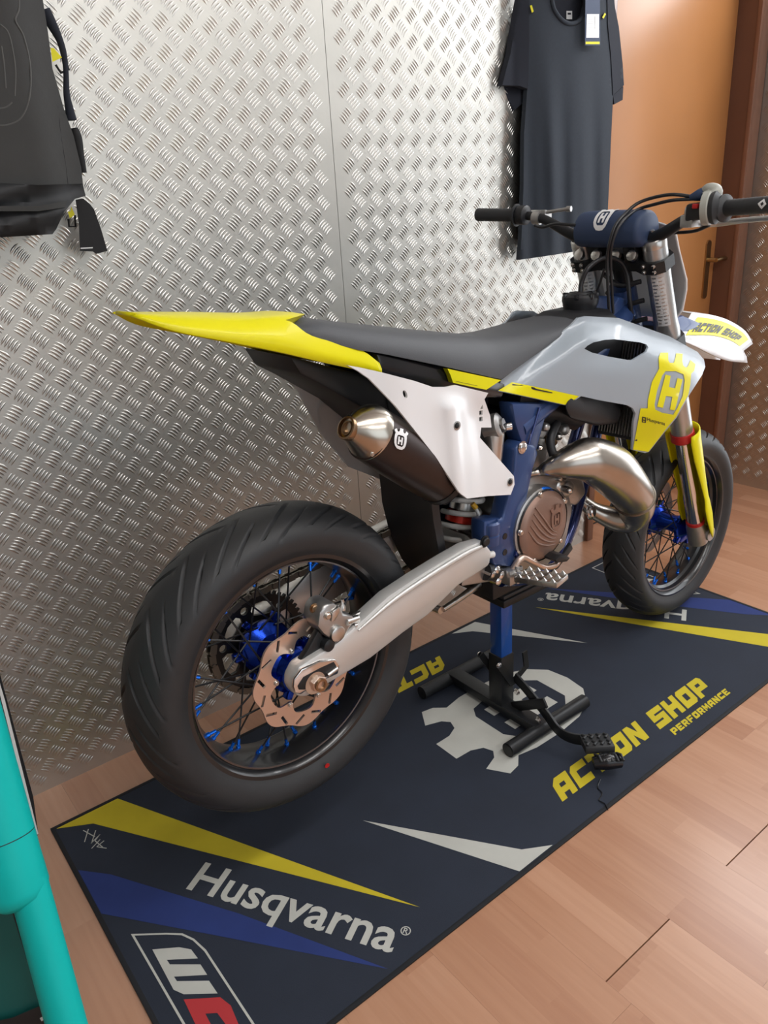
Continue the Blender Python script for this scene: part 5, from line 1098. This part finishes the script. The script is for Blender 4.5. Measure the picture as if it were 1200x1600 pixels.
# ================================================================== turquoise rack at the picture's edge
def dp(px, py, k): return CAM_LOC + raydir(px, py) * k
A_, B_ = dp(104, 1600, 1.12), dp(48, 1395, 1.12); dr_ = (B_ - A_).normalized()
foot = A_ + dr_ * ((0.012 - A_.z) / dr_.z)
rk = tag(empty('display_rack', (foot.x, foot.y, 0)), 'turquoise tubular rack post with a stepped sleeve near the wall corner of the mat', 'rack'); RO = Vector((foot.x, foot.y, 0))
side = (dp(150, 1500, 1.12) - dp(95, 1500, 1.12)); side = (side - dr_ * side.dot(dr_)).normalized()
r_l = 0.0268
mesh('post', *tubevf([foot - RO, B_ + dr_ * 0.02 - RO], r_l, 32), 'teal', rk)
c_up = B_ - side * 0.017 - RO
slv = mesh('sleeve', *lathevf([(r_l, -0.012), (0.040, -0.002), (0.0435, 0.010), (0.0425, 0.055), (0.0425, 0.0865)], c_up, dr_, 40), 'teal', rk)
mesh('upper_post', *lathevf([(0.0425, 0.088), (0.0422, 0.36), (0.041, 0.55)], c_up, dr_, 40), 'teal', rk)
mesh('joint_line', *lathevf([(0.0420, 0.085), (0.0420, 0.0895)], c_up, dr_, 40), 'decal_black', rk)
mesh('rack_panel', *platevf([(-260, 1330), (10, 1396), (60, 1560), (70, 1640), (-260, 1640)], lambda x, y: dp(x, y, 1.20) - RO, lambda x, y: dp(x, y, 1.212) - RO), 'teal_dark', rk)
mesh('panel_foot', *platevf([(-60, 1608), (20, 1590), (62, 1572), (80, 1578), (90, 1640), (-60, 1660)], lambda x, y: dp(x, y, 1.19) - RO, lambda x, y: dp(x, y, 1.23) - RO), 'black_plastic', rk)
mesh('foot_label', *platevf([(62, 1591), (70, 1586), (73, 1590), (65, 1596)], lambda x, y: dp(x, y, 1.1885) - RO, lambda x, y: dp(x, y, 1.19) - RO), 'decal_white', rk)
bd_ = tag(empty('display_board', (-0.13, 0.40, 0)), 'thin black board with a white edge standing behind the turquoise post', 'board'); DO = Vector((-0.13, 0.40, 0))
l_ = [(-90, 690), (0, 1053), (50, 1240), (60, 1290), (20, 1300), (-150, 1300), (-150, 700)]
mesh('backing', *platevf([(-60, 815), (0, 1053), (52, 1245), (60, 1304), (45, 1320), (-60, 1320)], lambda x, y: dp(x, y, 1.36) - DO, lambda x, y: dp(x, y, 1.37) - DO), 'black_gloss', bd_)
mesh('white_edge', *platevf([(-60, 835), (-60, 860), (0, 1086), (56, 1306), (60, 1303), (8, 1095), (0, 1068)], lambda x, y: dp(x, y, 1.35) - DO, lambda x, y: dp(x, y, 1.36) - DO), 'decal_white', bd_)
fz_ = dp(-20, 1300, 1.36)
mesh('board_leg', *tubevf([dp(-20, 1300, 1.362) - DO, Vector((fz_.x, fz_.y, 0.0)) - DO], 0.012, 12), 'black_plastic', bd_)

# ================================================================== added ceiling fill lamps, out of view
for x_, y_, lab in ((0.35, -0.95, 'added white ceiling fill lamp above the bag and the turquoise post'), (1.75, -0.95, 'added white ceiling fill lamp above the foot lever of the stand'), (0.35, -2.6, 'added white ceiling fill lamp before the shopfront window, on the side of the turquoise post'), (1.75, -2.6, 'added white ceiling fill lamp between the shopfront window and the side window')):
    lm_ = tag(empty('added_fill_lamp', (x_, y_, H)), lab, 'lamp', 'added ceiling fill lamps')
    mesh('housing', *boxvf((0, 0, -0.02), (0.62, 0, 0), (0, 0.20, 0), (0, 0, 0.02)), 'ceiling_paint', lm_, bevel=0.004)
    mesh('diffuser', *boxvf((0, 0, -0.045), (0.60, 0, 0), (0, 0.18, 0), (0, 0, 0.006)), 'fill_diffuser', lm_, bevel=0.002)
    area('fill_light', (x_, y_, H - 0.056), (x_, y_, 0), 1.2, 0.36, 13, (0.97, 0.98, 1.0))  # added overhead fill, placed clear of the metal wall's reflection
